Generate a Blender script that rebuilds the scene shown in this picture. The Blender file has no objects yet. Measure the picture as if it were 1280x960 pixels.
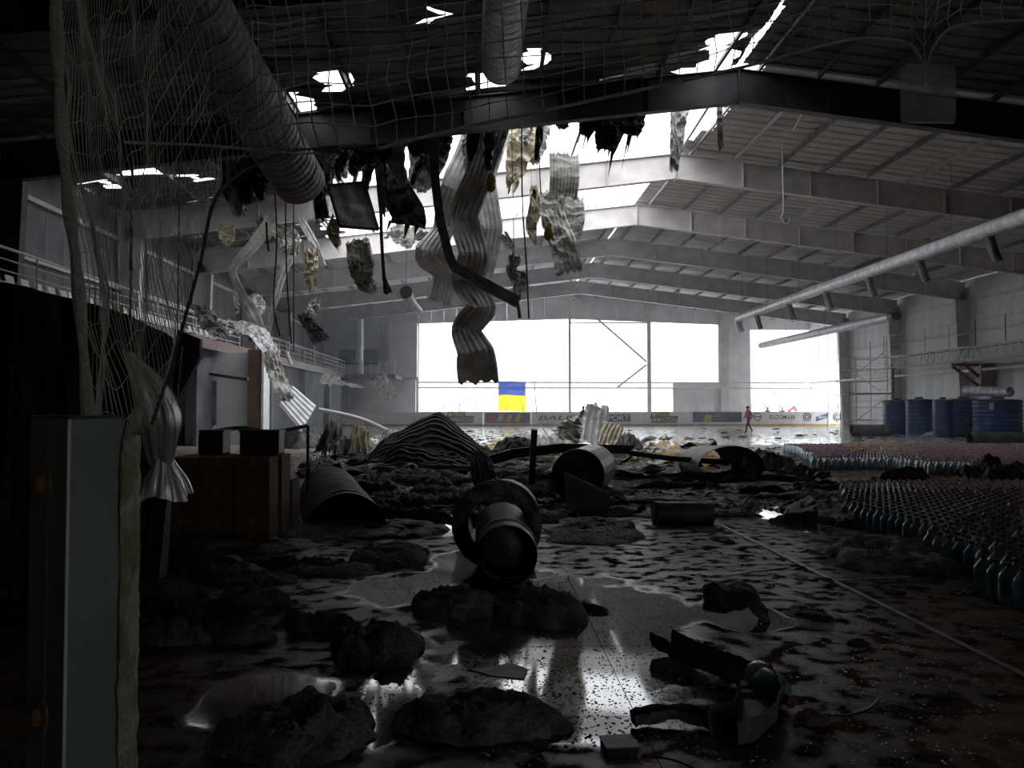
import bpy, bmesh, math, random
from mathutils import Vector, Matrix, noise
R = math.radians
random.seed(7)
SC = bpy.context.scene
COL = SC.collection

# ------------------------------------------------------------------ camera
F = 1000.0                                   # focal length in pixels of the 1280 x 960 frame
EYE = Vector((0, 0, 1.65))
cam_d = bpy.data.cameras.new('camera')
cam_d.sensor_width = 36.0
cam_d.lens = F / 1280 * 36
cam_d.clip_end = 1500
cam_d.clip_start = 0.05
cam = bpy.data.objects.new('camera', cam_d)
COL.objects.link(cam)
cam.location = EYE
YAW = -math.atan(0.035); PIT = math.atan(0.030)
cam.rotation_euler = (R(90) + PIT, 0, YAW)
SC.camera = cam
# ------------------------------------------------------------------ sky: even overcast
w = bpy.data.worlds.new('overcast'); SC.world = w; w.use_nodes = True
bg = w.node_tree.nodes['Background']
bg.inputs[0].default_value = (0.93, 0.96, 1.0, 1)
bg.inputs[1].default_value = 1.0
vs = SC.view_settings
vs.view_transform = 'Standard'; vs.look = 'None'; vs.gamma = 1; vs.use_curve_mapping = False
vs.exposure = 2.05
SC.cycles.max_bounces = 8
SC.cycles.diffuse_bounces = 4
SC.cycles.transparent_max_bounces = 16
SC.cycles.caustics_reflective = False
SC.cycles.caustics_refractive = False
SC.cycles.use_denoising = True

# ------------------------------------------------------------------ measuring helpers
_rot = cam.rotation_euler.to_matrix()
def ray(px, py):
    return _rot @ Vector(((px - 640) / F, (480 - py) / F, -1))
def W(px, py, Y):
    d = ray(px, py); return EYE + d * (Y / d.y)
def G(px, py, z=0.0):
    d = ray(px, py); return EYE + d * ((z - EYE.z) / d.z)
def nz(p, s=1.0, seed=0.0):
    return noise.noise(Vector((p[0] * s + seed * 7.13, p[1] * s - seed * 3.7, p[2] * s + seed * 1.9)))

# ------------------------------------------------------------------ materials
MATS = {}
def mat(name, c1, c2=None, rough=0.6, metal=0.0, scale=4.0, bump=0.0, bscale=None, spec=None, trans=0.0, lo=0.4, hi=0.6, rough2=None, world=False):
    m = bpy.data.materials.new(name); m.use_nodes = True
    nt = m.node_tree; b = nt.nodes['Principled BSDF']
    b.inputs['Base Color'].default_value = (*c1, 1)
    b.inputs['Roughness'].default_value = rough
    b.inputs['Metallic'].default_value = metal
    if spec is not None: b.inputs['Specular IOR Level'].default_value = spec
    if trans: b.inputs['Transmission Weight'].default_value = trans
    if c2 is not None or bump:
        if world: src = nt.nodes.new('ShaderNodeNewGeometry').outputs['Position']
        else: src = nt.nodes.new('ShaderNodeTexCoord').outputs['Object']
    if c2 is not None:
        n = nt.nodes.new('ShaderNodeTexNoise'); n.inputs['Scale'].default_value = scale; n.inputs['Detail'].default_value = 5
        nt.links.new(src, n.inputs['Vector'])
        r = nt.nodes.new('ShaderNodeValToRGB')
        r.color_ramp.elements[0].position = lo; r.color_ramp.elements[1].position = hi
        r.color_ramp.elements[0].color = (*c1, 1); r.color_ramp.elements[1].color = (*c2, 1)
        nt.links.new(n.outputs['Fac'], r.inputs[0]); nt.links.new(r.outputs[0], b.inputs['Base Color'])
        if rough2 is not None:
            mr = nt.nodes.new('ShaderNodeMapRange')
            mr.inputs[1].default_value = lo; mr.inputs[2].default_value = hi
            mr.inputs[3].default_value = rough; mr.inputs[4].default_value = rough2
            nt.links.new(n.outputs['Fac'], mr.inputs[0]); nt.links.new(mr.outputs[0], b.inputs['Roughness'])
    if bump:
        n2 = nt.nodes.new('ShaderNodeTexNoise'); n2.inputs['Scale'].default_value = bscale or scale * 4; n2.inputs['Detail'].default_value = 6
        nt.links.new(src, n2.inputs['Vector'])
        bp = nt.nodes.new('ShaderNodeBump'); bp.inputs['Strength'].default_value = bump; bp.inputs['Distance'].default_value = 0.05
        nt.links.new(n2.outputs['Fac'], bp.inputs['Height']); nt.links.new(bp.outputs[0], b.inputs['Normal'])
    MATS[name] = m
    return m
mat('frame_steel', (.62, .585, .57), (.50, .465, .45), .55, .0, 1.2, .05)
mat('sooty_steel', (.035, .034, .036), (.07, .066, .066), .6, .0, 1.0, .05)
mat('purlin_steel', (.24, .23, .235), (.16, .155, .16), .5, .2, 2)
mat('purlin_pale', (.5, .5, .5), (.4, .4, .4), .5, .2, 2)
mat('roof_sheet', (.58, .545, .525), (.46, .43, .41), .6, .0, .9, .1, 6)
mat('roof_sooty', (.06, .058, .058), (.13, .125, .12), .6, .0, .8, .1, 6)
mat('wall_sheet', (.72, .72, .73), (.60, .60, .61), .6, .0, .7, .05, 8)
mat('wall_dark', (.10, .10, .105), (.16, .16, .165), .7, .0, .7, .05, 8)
mat('gallery_wall', (.10, .10, .11), (.17, .17, .19), .75, .0, .5, .1, 6)
mat('concrete', (.28, .28, .28), (.2, .2, .2), .8, .0, 1.5, .15)
mat('white_paint', (.75, .76, .77), (.62, .62, .63), .45, .0, 3)
mat('rail_white', (.7, .7, .7), None, .4)
mat('red_trim', (.14, .035, .035), (.07, .03, .03), .5, .0, 3)
mat('galv', (.66, .66, .67), (.48, .48, .49), .45, .2, 3, .08)
mat('galv_dull', (.16, .16, .165), (.08, .08, .08), .5, .3, 3, .15)
mat('sheet_pale', (.62, .60, .56), (.36, .34, .31), .6, .0, 2.2, .1)
mat('sheet_grey', (.54, .52, .50), (.34, .325, .31), .55, .1, 2.0, .12)
mat('sheet_dark', (.05, .048, .046), (.11, .104, .10), .55, .1, 2.5, .15)
mat('char', (.014, .013, .012), (.05, .047, .043), .62, .0, 5, .8, 22, spec=.45)
mat('char_brown', (.016, .013, .011), (.045, .036, .03), .85, .0, 5, .6, 18)
mat('wool', (.07, .064, .058), (.22, .20, .18), .75, .0, 4.5, 1.0, 30, spec=.3)
mat('wool_grey', (.07, .066, .06), (.16, .15, .135), .9, .0, 4, 1.0, 20)
mat('yellow_wool', (.55, .36, .10), (.38, .27, .14), .95, .0, 6, .8, 25)
mat('cream_wool', (.62, .56, .42), (.42, .36, .26), .9, .0, 5, .6, 25)
mat('paper', (.75, .74, .72), (.55, .53, .5), .8, .0, 5)
mat('cardboard', (.12, .065, .035), (.085, .048, .028), .8, .0, 3, .1)
mat('carton_tape', (.16, .10, .06), None, .4)
mat('black_plastic', (.012, .012, .013), None, .45)
mat('tank_blue', (.008, .030, .13), (.006, .022, .09), .38, .0, 2)
mat('lid_black', (.01, .01, .012), None, .5)
mat('bottle', (.42, .60, .68), None, .12, .0, trans=.55)
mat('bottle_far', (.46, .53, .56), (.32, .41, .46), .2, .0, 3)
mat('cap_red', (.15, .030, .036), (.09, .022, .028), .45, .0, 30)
mat('cap_far', (.52, .36, .36), (.30, .15, .16), .5, .0, 9)  # red paled to carry the highlights on the far caps
mat('post_green', (.21, .245, .20), (.27, .305, .255), .45, .1, 6, .08, 40)
mat('moss_foam', (.34, .34, .18), (.55, .55, .45), .95, .0, 18, .9, 60)
mat('bolt_rust', (.28, .13, .05), (.20, .13, .07), .7, .4, 40, .4, 90)
mat('net_cord', (.55, .53, .45), None, .9)
mat('rope', (.60, .57, .48), (.45, .42, .35), .95, .0, 40, .5, 120)
mat('net_dark', (.08, .075, .06), None, .9)
mat('flag_blue', (.05, .09, .50), None, .8)
mat('flag_yellow', (.95, .75, .01), None, .8)
mat('navy', (.012, .018, .05), None, .5)
mat('ink', (.02, .02, .022), None, .5)
mat('ad_yellow', (.65, .55, .05), None, .5)
mat('ad_gold', (.50, .37, .07), None, .5)
mat('ad_red', (.45, .07, .08), None, .5)
mat('ad_white', (.85, .85, .85), None, .5)
mat('ad_maroon', (.15, .05, .06), None, .5)
mat('ad_orange', (.60, .25, .05), None, .5)
mat('ad_blue', (.06, .09, .22), None, .5)
mat('ad_pinkgrey', (.30, .22, .23), (.2, .15, .16), .5, .0, 9)
mat('board_white', (.86, .84, .83), (.78, .76, .75), .4, .0, 2)
mat('kick_yellow', (.62, .40, .14), (.5, .3, .1), .5, .0, 2)
mat('jacket_red', (.35, .035, .05), None, .8)
mat('dark_cloth', (.02, .02, .025), None, .85)
mat('skin', (.5, .3, .22), None, .6)
mat('snow', (.80, .81, .83), (.7, .71, .73), .8, .0, .2, world=True)
mat('house', (.62, .62, .63), None, .8)
mat('house_roof', (.5, .5, .51), None, .8)
mat('bark', (.25, .23, .21), None, .9)
mat('seat_white', (.75, .76, .78), None, .5)
mat('seat_yellow', (.6, .5, .05), None, .5)
mat('seat_dark', (.05, .05, .06), None, .5)
mat('seat_red', (.2, .05, .045), None, .5)
mat('red_steel', (.13, .02, .022), None, .5, .2)
mat('film', (.55, .55, .50), None, .3, .0, trans=.5)
mat('film_grey', (.5, .5, .48), (.66, .66, .64), .35, .0, 3, .2)
mat('sheet_burnt', (.028, .026, .025), (.075, .068, .062), .5, .1, 3, .2)
mat('brick', (.16, .08, .06), (.10, .06, .05), .9, .0, 12, .4)
mat('shard', (.55, .56, .58), None, .12)
mat('grit', (.012, .011, .010), None, .9)
mat('tape', (.30, .29, .28), (.20, .19, .18), .5, .0, 6)

def floor_material():
    m = bpy.data.materials.new('wet_floor'); m.use_nodes = True
    nt = m.node_tree; L = nt.links; b = nt.nodes['Principled BSDF']
    pos = nt.nodes.new('ShaderNodeNewGeometry').outputs['Position']
    def noi(s, d=4):
        n = nt.nodes.new('ShaderNodeTexNoise'); n.inputs['Scale'].default_value = s; n.inputs['Detail'].default_value = d
        L.new(pos, n.inputs['Vector']); return n.outputs['Fac']
    def ramp(f, a, c, v0, v1):
        r = nt.nodes.new('ShaderNodeMapRange'); r.clamp = True
        for i, v in enumerate((a, c, v0, v1)): r.inputs[i + 1].default_value = v
        L.new(f, r.inputs[0]); return r.outputs[0]
    # standing water: real pools, each an ellipse on the floor with a noisy shore
    POOLS = [(720, 810, 200, 95), (640, 770, 90, 40), (966, 641, 42, 17), (545, 640, 45, 22), (600, 712, 75, 26), (500, 738, 75, 22), (735, 643, 40, 8), (925, 772, 60, 22), (480, 890, 45, 60), (330, 880, 90, 40), (760, 905, 120, 40), (870, 600, 120, 8), (560, 660, 60, 14), (800, 640, 90, 7), (1000, 660, 30, 10)]
    wob = noi(2.2, 5); dist = None
    def math_(op, a, b):
        n = nt.nodes.new('ShaderNodeMath'); n.operation = op
        for k, v in enumerate((a, b)):
            if isinstance(v, (int, float)): n.inputs[k].default_value = v
            else: L.new(v, n.inputs[k])
        return n.outputs[0]
    for px, py, rx, ry in POOLS:
        a, c_, f_, b2 = G(px - rx, py), G(px + rx, py), G(px, py + ry), G(px, py - ry)
        sub = nt.nodes.new('ShaderNodeVectorMath'); sub.operation = 'SUBTRACT'; L.new(pos, sub.inputs[0]); sub.inputs[1].default_value = ((a.x + c_.x) / 2, (f_.y + b2.y) / 2, 0)
        mul = nt.nodes.new('ShaderNodeVectorMath'); mul.operation = 'MULTIPLY'; L.new(sub.outputs[0], mul.inputs[0]); mul.inputs[1].default_value = (2 / (c_.x - a.x), 2 / (b2.y - f_.y), 0)
        ln = nt.nodes.new('ShaderNodeVectorMath'); ln.operation = 'LENGTH'; L.new(mul.outputs[0], ln.inputs[0])
        dist = ln.outputs['Value'] if dist is None else math_('MINIMUM', dist, ln.outputs['Value'])
    sep = nt.nodes.new('ShaderNodeSeparateXYZ'); L.new(pos, sep.inputs[0])
    farw = ramp(sep.outputs[1], 22, 36, 3, .93)                 # the far rink floor is under a film of water
    dist = math_('MINIMUM', dist, farw)
    pud = ramp(math_('ADD', dist, math_('MULTIPLY', wob, 1.1)), 1.40, 1.56, 1, 0)
    stain = ramp(noi(1.7, 6), .35, .65, 0, 1)
    mx = nt.nodes.new('ShaderNodeMix'); mx.data_type = 'RGBA'
    mx.inputs[6].default_value = (.13, .092, .068, 1); mx.inputs[7].default_value = (.036, .028, .022, 1)
    L.new(stain, mx.inputs[0])
    far_pale = ramp(math_('ADD', sep.outputs[1], math_('MULTIPLY', wob, 14)), 34, 46, 0, 1)   # floor colour turns from dark to pale toward the far end
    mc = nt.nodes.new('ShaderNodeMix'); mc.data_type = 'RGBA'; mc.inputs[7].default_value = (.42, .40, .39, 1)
    L.new(far_pale, mc.inputs[0]); L.new(mx.outputs[2], mc.inputs[6]); L.new(mc.outputs[2], b.inputs['Base Color'])
    rg = nt.nodes.new('ShaderNodeMix'); rg.inputs[2].default_value = .42; rg.inputs[3].default_value = .055
    L.new(pud, rg.inputs[0]); L.new(rg.outputs[0], b.inputs['Roughness'])
    patch = ramp(noi(5.5, 6), .44, .60, 0, .22)                  # damp sheen in small patches
    sp_ = math_('ADD', math_('MULTIPLY', pud, .6), patch); L.new(sp_, b.inputs['Specular IOR Level'])
    bp = nt.nodes.new('ShaderNodeBump'); bp.inputs['Distance'].default_value = .01
    st = ramp(pud, 0, 1, .30, .006); L.new(st, bp.inputs['Strength'])
    L.new(noi(28, 5), bp.inputs['Height']); L.new(bp.outputs[0], b.inputs['Normal'])
    MATS['wet_floor'] = m
floor_material()
def pane_material(name, tint, gloss):
    m = bpy.data.materials.new(name); m.use_nodes = True; nt = m.node_tree; nt.nodes.clear()
    o = nt.nodes.new('ShaderNodeOutputMaterial'); mx = nt.nodes.new('ShaderNodeMixShader')
    t = nt.nodes.new('ShaderNodeBsdfTransparent'); t.inputs[0].default_value = (*tint, 1)
    g = nt.nodes.new('ShaderNodeBsdfGlossy'); g.inputs[1].default_value = .05
    mx.inputs[0].default_value = gloss
    nt.links.new(t.outputs[0], mx.inputs[1]); nt.links.new(g.outputs[0], mx.inputs[2]); nt.links.new(mx.outputs[0], o.inputs[0])
    MATS[name] = m
def flag_material(name, c):
    m = bpy.data.materials.new(name); m.use_nodes = True; nt = m.node_tree; nt.nodes.clear()
    o = nt.nodes.new('ShaderNodeOutputMaterial'); mx = nt.nodes.new('ShaderNodeMixShader'); a = nt.nodes.new('ShaderNodeBsdfDiffuse'); t = nt.nodes.new('ShaderNodeBsdfTranslucent')
    a.inputs[0].default_value = t.inputs[0].default_value = (*c, 1); mx.inputs[0].default_value = .6
    nt.links.new(a.outputs[0], mx.inputs[1]); nt.links.new(t.outputs[0], mx.inputs[2]); nt.links.new(mx.outputs[0], o.inputs[0]); MATS[name] = m
flag_material('flag_blue', (.06, .10, .42)); flag_material('flag_yellow', (.85, .68, .02))
pane_material('pane', (.96, .97, .97), .05)
def plate_material():
    m = bpy.data.materials.new('frosted_plate'); m.use_nodes = True; nt = m.node_tree; nt.nodes.clear()
    o = nt.nodes.new('ShaderNodeOutputMaterial'); mx = nt.nodes.new('ShaderNodeMixShader')
    t = nt.nodes.new('ShaderNodeBsdfTransparent'); t.inputs[0].default_value = (.8, .8, .8, 1)
    g = nt.nodes.new('ShaderNodeBsdfTranslucent'); g.inputs[0].default_value = (.35, .35, .35, 1)
    mx.inputs[0].default_value = .2
    nt.links.new(t.outputs[0], mx.inputs[1]); nt.links.new(g.outputs[0], mx.inputs[2]); nt.links.new(mx.outputs[0], o.inputs[0])
    MATS['frosted_plate'] = m
plate_material()

# ------------------------------------------------------------------ object helpers
ORG = {}
def tag(o, label=None, cat=None, group=None, kind=None):
    if label: o['label'] = label
    if cat: o['category'] = cat
    if group: o['group'] = group
    if kind: o['kind'] = kind
    return o
def empty(name, loc=(0, 0, 0), label=None, cat=None, group=None, kind=None):
    o = bpy.data.objects.new(name, None); COL.objects.link(o); o.location = loc; o.empty_display_size = .1
    ORG[o.name] = Vector(loc)
    return tag(o, label, cat, group, kind)
class MB:
    """collects geometry in world space; build() links it as one mesh object"""
    def __init__(s): s.v = []; s.f = []; s.mi = []; s.cur = 0
    def face(s, *ids): s.f.append(ids); s.mi.append(s.cur)
    def add(s, vs, fs):
        n = len(s.v); s.v += [tuple(v) for v in vs]
        for f in fs: s.f.append(tuple(i + n for i in f)); s.mi.append(s.cur)
    def box(s, c, d, rot=None):
        hx, hy, hz = d[0] / 2, d[1] / 2, d[2] / 2; c = Vector(c)
        vs = [Vector((x, y, z)) for x in (-hx, hx) for y in (-hy, hy) for z in (-hz, hz)]
        if rot is not None:
            if not isinstance(rot, Matrix): rot = Matrix.Rotation(rot, 3, 'Z')
            vs = [rot @ v for v in vs]
        s.add([v + c for v in vs], [(0, 1, 3, 2), (4, 6, 7, 5), (0, 4, 5, 1), (2, 3, 7, 6), (0, 2, 6, 4), (1, 5, 7, 3)])
        return s
    def boxab(s, a, b):
        a = Vector(a); b = Vector(b)
        return s.box((a + b) / 2, [abs(b[i] - a[i]) for i in range(3)])
    def bar(s, a, b, wd, ht, up=(0, 0, 1)):
        a = Vector(a); b = Vector(b); d = (b - a)
        L = d.length
        if L < 1e-6: return s
        d = d / L
        u = Vector(up)
        if abs(d.dot(u)) > .98: u = Vector((1, 0, 0))
        sd = d.cross(u).normalized(); u = sd.cross(d).normalized()
        vs = [p + sd * (i * wd / 2) + u * (j * ht / 2) for p in (a, b) for i in (-1, 1) for j in (-1, 1)]
        s.add(vs, [(0, 1, 3, 2), (4, 6, 7, 5), (0, 4, 5, 1), (2, 3, 7, 6), (0, 2, 6, 4), (1, 5, 7, 3)])
        return s
    def tube(s, pts, r, n=8, cap=True, wall=None):
        pts = [Vector(p) for p in pts]; k = len(pts)
        rs = r if isinstance(r, (list, tuple)) else [r] * k
        u = None; rings = []
        for i, p in enumerate(pts):
            t = (pts[min(i + 1, k - 1)] - pts[max(i - 1, 0)])
            t = t.normalized() if t.length > 1e-9 else Vector((0, 0, 1))
            if u is None:
                u = t.cross(Vector((0, 0, 1)))
                if u.length < .05: u = t.cross(Vector((0, 1, 0)))
            u = (u - t * u.dot(t)).normalized(); v = t.cross(u)
            rings.append([p + (u * math.cos(2 * math.pi * j / n) + v * math.sin(2 * math.pi * j / n)) * rs[i] for j in range(n)])
        vs = [q for rg in rings for q in rg]
        fs = [(i * n + j, i * n + (j + 1) % n, (i + 1) * n + (j + 1) % n, (i + 1) * n + j) for i in range(k - 1) for j in range(n)]
        if cap: fs += [tuple(reversed(range(n))), tuple((k - 1) * n + j for j in range(n))]
        s.add(vs, fs); return s
    def grid(s, fn, nu, nv, closed_u=False):
        vs = [fn(i / nu if closed_u else i / (nu - 1), j / (nv - 1)) for j in range(nv) for i in range(nu)]
        m = nu if closed_u else nu - 1
        s.add(vs, [(j * nu + i, j * nu + (i + 1) % nu, (j + 1) * nu + (i + 1) % nu, (j + 1) * nu + i) for j in range(nv - 1) for i in range(m)])
        return s
    def lathe(s, prof, c, n=12, rot=None):
        c = Vector(c); vs = []
        for r, z in prof:
            for j in range(n):
                q = Vector((r * math.cos(2 * math.pi * j / n), r * math.sin(2 * math.pi * j / n), z))
                if rot is not None: q = rot @ q
                vs.append(q + c)
        k = len(prof)
        fs = [(i * n + j, i * n + (j + 1) % n, (i + 1) * n + (j + 1) % n, (i + 1) * n + j) for i in range(k - 1) for j in range(n)]
        if prof[0][0] > 1e-6: fs.append(tuple(reversed(range(n))))
        if prof[-1][0] > 1e-6: fs.append(tuple((k - 1) * n + j for j in range(n)))
        s.add(vs, fs); return s
    def build(s, name, material, parent=None, smooth=False, origin=None):
        me = bpy.data.meshes.new(name)
        if parent is not None:
            off = ORG[parent.name]; o_loc = Vector((0, 0, 0))
            if origin is not None: o_loc = Vector(origin) - off; off = Vector(origin)
        else:
            if origin is None:
                n = max(1, len(s.v))
                xs = [v[0] for v in s.v]; ys = [v[1] for v in s.v]; zs = [v[2] for v in s.v]
                origin = ((min(xs) + max(xs)) / 2, (min(ys) + max(ys)) / 2, min(zs))
            off = Vector(origin); o_loc = off
        me.from_pydata([(v[0] - off.x, v[1] - off.y, v[2] - off.z) for v in s.v], [], s.f)
        ms = material if isinstance(material, (list, tuple)) else [material]
        for m in ms: me.materials.append(MATS[m])
        if len(ms) > 1: me.polygons.foreach_set('material_index', s.mi)
        if smooth: me.polygons.foreach_set('use_smooth', [True] * len(me.polygons))
        me.update()
        o = bpy.data.objects.new(name, me); COL.objects.link(o); o.location = o_loc
        if parent is not None: o.parent = parent
        ORG[o.name] = off
        return o
def clone(o, loc, parent=None, rot=None, label=None):
    c = o.copy(); COL.objects.link(c); c.location = loc; c.parent = parent
    if rot is not None: c.rotation_euler = rot
    if label: c['label'] = label
    return c
def crom(pts, n):
    """Catmull-Rom resampling of tuples"""
    P = [pts[0]] + list(pts) + [pts[-1]]; k = len(pts) - 1; out = []
    for i in range(n):
        t = i / (n - 1) * k; a = min(int(t), k - 1); t -= a
        p0, p1, p2, p3 = P[a], P[a + 1], P[a + 2], P[a + 3]
        out.append([.5 * (2 * b + (c - a_) * t + (2 * a_ - 5 * b + 4 * c - d) * t * t + (3 * b - a_ - 3 * c + d) * t ** 3) for a_, b, c, d in zip(p0, p1, p2, p3)])
    return out

# ================================================================== SHELL
XR = 8.1; HALF = 23.3; XL, XE = XR - HALF, XR + HALF
SL = 0.117; ZR = 12.70; YB = 76.0; YF = -6.0; BAY = 8.5
YFR = [YB - BAY * i for i in range(9)][::-1]             # 8 .. 76
def zroof(x): return ZR - SL * abs(x - XR)

def tapered(mb, x0, x1, zb0, zb1, zt0, zt1, y, th):      # a thin upright web between two x
    h = th / 2
    mb.add([(x0, y - h, zb0), (x1, y - h, zb1), (x1, y - h, zt1), (x0, y - h, zt0), (x0, y + h, zb0), (x1, y + h, zb1), (x1, y + h, zt1), (x0, y + h, zt0)],
           [(0, 1, 2, 3), (7, 6, 5, 4), (0, 4, 5, 1), (3, 2, 6, 7), (1, 5, 6, 2), (0, 3, 7, 4)])
# floor
fl = MB(); fl.boxab((XL - .3, YF - .3, -.3), (XE + .3, YB + .3, 0))
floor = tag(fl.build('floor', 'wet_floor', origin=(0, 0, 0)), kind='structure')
pm = MB(); b_ = .0015
pm.add([(-1.249, -.6242, 0), (1.249, -.6242, 0), (1.249, .6242, 0), (-1.249, .6242, 0), (-1.249 + b_, -.6242 + b_, .012), (1.249 - b_, -.6242 + b_, .012), (1.249 - b_, .6242 - b_, .012), (-1.249 + b_, .6242 - b_, .012)],
       [(4, 5, 6, 7), (0, 1, 5, 4), (1, 2, 6, 5), (2, 3, 7, 6), (3, 0, 4, 7)])
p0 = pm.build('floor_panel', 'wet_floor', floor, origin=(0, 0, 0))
first = True
for i in range(-3, 5):
    for j in range(12):
        loc = (3.31 + 1.25 + i * 2.5 - 2.5 * 1 + (1.25 if j % 2 else 0) * 0, 2.4 + j * 1.25, .0005 + .003 * random.random())
        if first: p0.location = loc; first = False
        else:
            c = clone(p0, loc, floor)
st = MB()
for k in range(16):
    y0 = 2.2 + k * 1.0
    st.box((3.31 + random.uniform(-.006, .006), y0 + .49, .0185), (.055 + random.uniform(-.012, .01), .98, .004))
st.build('joint_strip', 'tape', floor)
for a, b in (((784, 702), (891, 691)), ((902, 722), (987, 710)), ((1000, 700), (1060, 694)), ((870, 745), (1000, 752)), ((1040, 728), (1150, 722))):
    st = MB(); p, q = G(*a), G(*b); p.z = q.z = .0185; st.bar(p, q, .035, .004); st.build('joint_strip', 'tape', floor)
# ground outside
gr = MB(); gr.boxab((-300, -60, -.5), (340, 600, -.32)); tag(gr.build('ground', 'snow', origin=(0, 0, -.5)), kind='structure')
gr = MB(); gr.boxab((-60, YB + .3, -.33), (80, YB + 60, -.06)); tag(gr.build('ground_apron', 'snow', origin=(0, YB + 1, -.33)), kind='structure')

# ---- roof: panels with the burnt-out hole, purlins
ceiling = empty('ceiling', (XR, 35, 0), kind='structure')
PW = BAY / 7
def panel_mesh(name, xa, xb, m, sag=0.0, seed=0, rag=(0, 0)):
    mb = MB(); ns = 11; nx = max(2, int(abs(xb - xa) / .5) + 1) if sag else 2
    prof = [0, 0, .035, .035, 0, 0, 0, .035, .035, 0, 0]
    us = [0, .17, .21, .27, .31, .5, .67, .71, .77, .81, 1]
    def fn(u, v):
        i = round(u * (ns - 1)); x = xa + (xb - xa) * v + (rag[0] * nz((i * .33, seed, 1), 1.0) if v < 1e-6 else 0) + (rag[1] * nz((i * .33, seed, 7), 1.0) if v > .9999 else 0); yy = (us[i] - .5) * (PW + .06)
        z = zroof(x) + prof[i] + .012 * us[i]
        if sag: z += sag * (.6 * math.sin(x * 1.1 + (seed + yy) * 1.7) * math.sin((seed + yy) * .9 + x * .3) - .3)
        return (x, yy, z)
    mb.grid(fn, ns, nx)
    return mb.build(name, m, ceiling, origin=(XR, 0, 0))
rp_good = panel_mesh('roof_panel', XR + .04, XE + .1, 'roof_sheet')
rp_soot = panel_mesh('roof_panel', XR + .04, XE + .1, 'roof_sooty')
lp_good = panel_mesh('roof_panel', XL - .1, XR - .04, 'roof_sheet')
lp_soot = panel_mesh('roof_panel', XL - .1, XR - .04, 'roof_sooty')
used = set()
def put_panel(src, y):
    loc = (0, y - 35, 0)
    if src.name not in used:
        used.add(src.name); src.location = loc
    else: clone(src, loc, ceiling)
rng = random.Random(3)
ny = int(round((YB - YF) / PW))
for k in range(ny):
    y = YB - (k + .5) * PW
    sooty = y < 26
    # side beyond the ridge: whole except a ragged edge beside the hole
    if 21.3 < y < 24.8:
        o = panel_mesh('roof_panel', XR + .16, XE + .1, 'roof_sooty'); o.location = (0, y - 35, 0)
    elif 25 < y < 33.6:
        xa = XR + rng.choice((.04, .5, -.2, .9)) ; xa = max(xa, XR + .04)
        o = panel_mesh('roof_panel', xa, XE + .1, 'roof_sheet', .0); o.location = (0, y - 35, 0)
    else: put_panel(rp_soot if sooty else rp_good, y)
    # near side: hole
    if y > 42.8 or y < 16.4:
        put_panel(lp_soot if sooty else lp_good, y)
        continue
    if 25 < y < 27.3:
        hole = [(6.2, XR)] if y < 26.2 else [(-3.2, -2.2), (4.6, XR)]
    elif y > 25:
        hole = [((-6.6 if y < 33.5 else -7.6) + rng.uniform(-1.2, .8), XR)]
        if 27.6 < y < 29.6: hole = [(-13.2, -11.9)] + hole
        if 29.6 < y < 30.9: hole = [(-14.6, -14.0), (-11.2, -10.7)] + hole
    else:
        hole = []
        if 22.4 < y < 23.9: hole = [(-4.7, -4.05), (1.25, 1.7), (6.7, 7.5)]
        if 23.9 < y < 25: hole = [(-6.1, -5.7), (-.4, .25), (6.9, 7.4)]
        if 19 < y < 20.3: hole = [(-1.5, -1.2)]
    x = XL - .1
    for a, b in hole + [(XR - .04, None)]:
        if a - x > .4:
            o = panel_mesh('roof_panel', x, a, 'roof_sooty', .2, y, (0 if x < XL else .9, 0 if b is None else .9)); o.location = (0, y - 35, 0)
        if b is None: break
        x = b
# purlins: Z sections bay by bay
def purlin(x, y0, y1, m, pal=False):
    z = zroof(x)
    mb = MB()
    mb.box((x, (y0 + y1) / 2, z - .13), (.012, y1 - y0, .22)); mb.box((x + .04, (y0 + y1) / 2, z - .02), (.085, y1 - y0, .012)); mb.box((x - .04, (y0 + y1) / 2, z - .235), (.085, y1 - y0, .012))
    return mb.build('purlin', m, ceiling)
for bi in range(8):
    y0, y1 = YFR[bi], YFR[bi + 1]
    for k in range(1, 13):
        x = XR + k * 1.9 - 1.2
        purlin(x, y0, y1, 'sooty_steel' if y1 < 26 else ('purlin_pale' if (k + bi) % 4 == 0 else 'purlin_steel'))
    for k in range(1, 13):
        x = XR - k * 1.9 + 1.2
        if 33 <= y0 < 41 and x > -7.5: continue
        if 24 < y0 < 33 and x > 4: continue
        purlin(x, y0, y1, 'sooty_steel' if y1 < 26 else 'purlin_steel')
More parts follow.
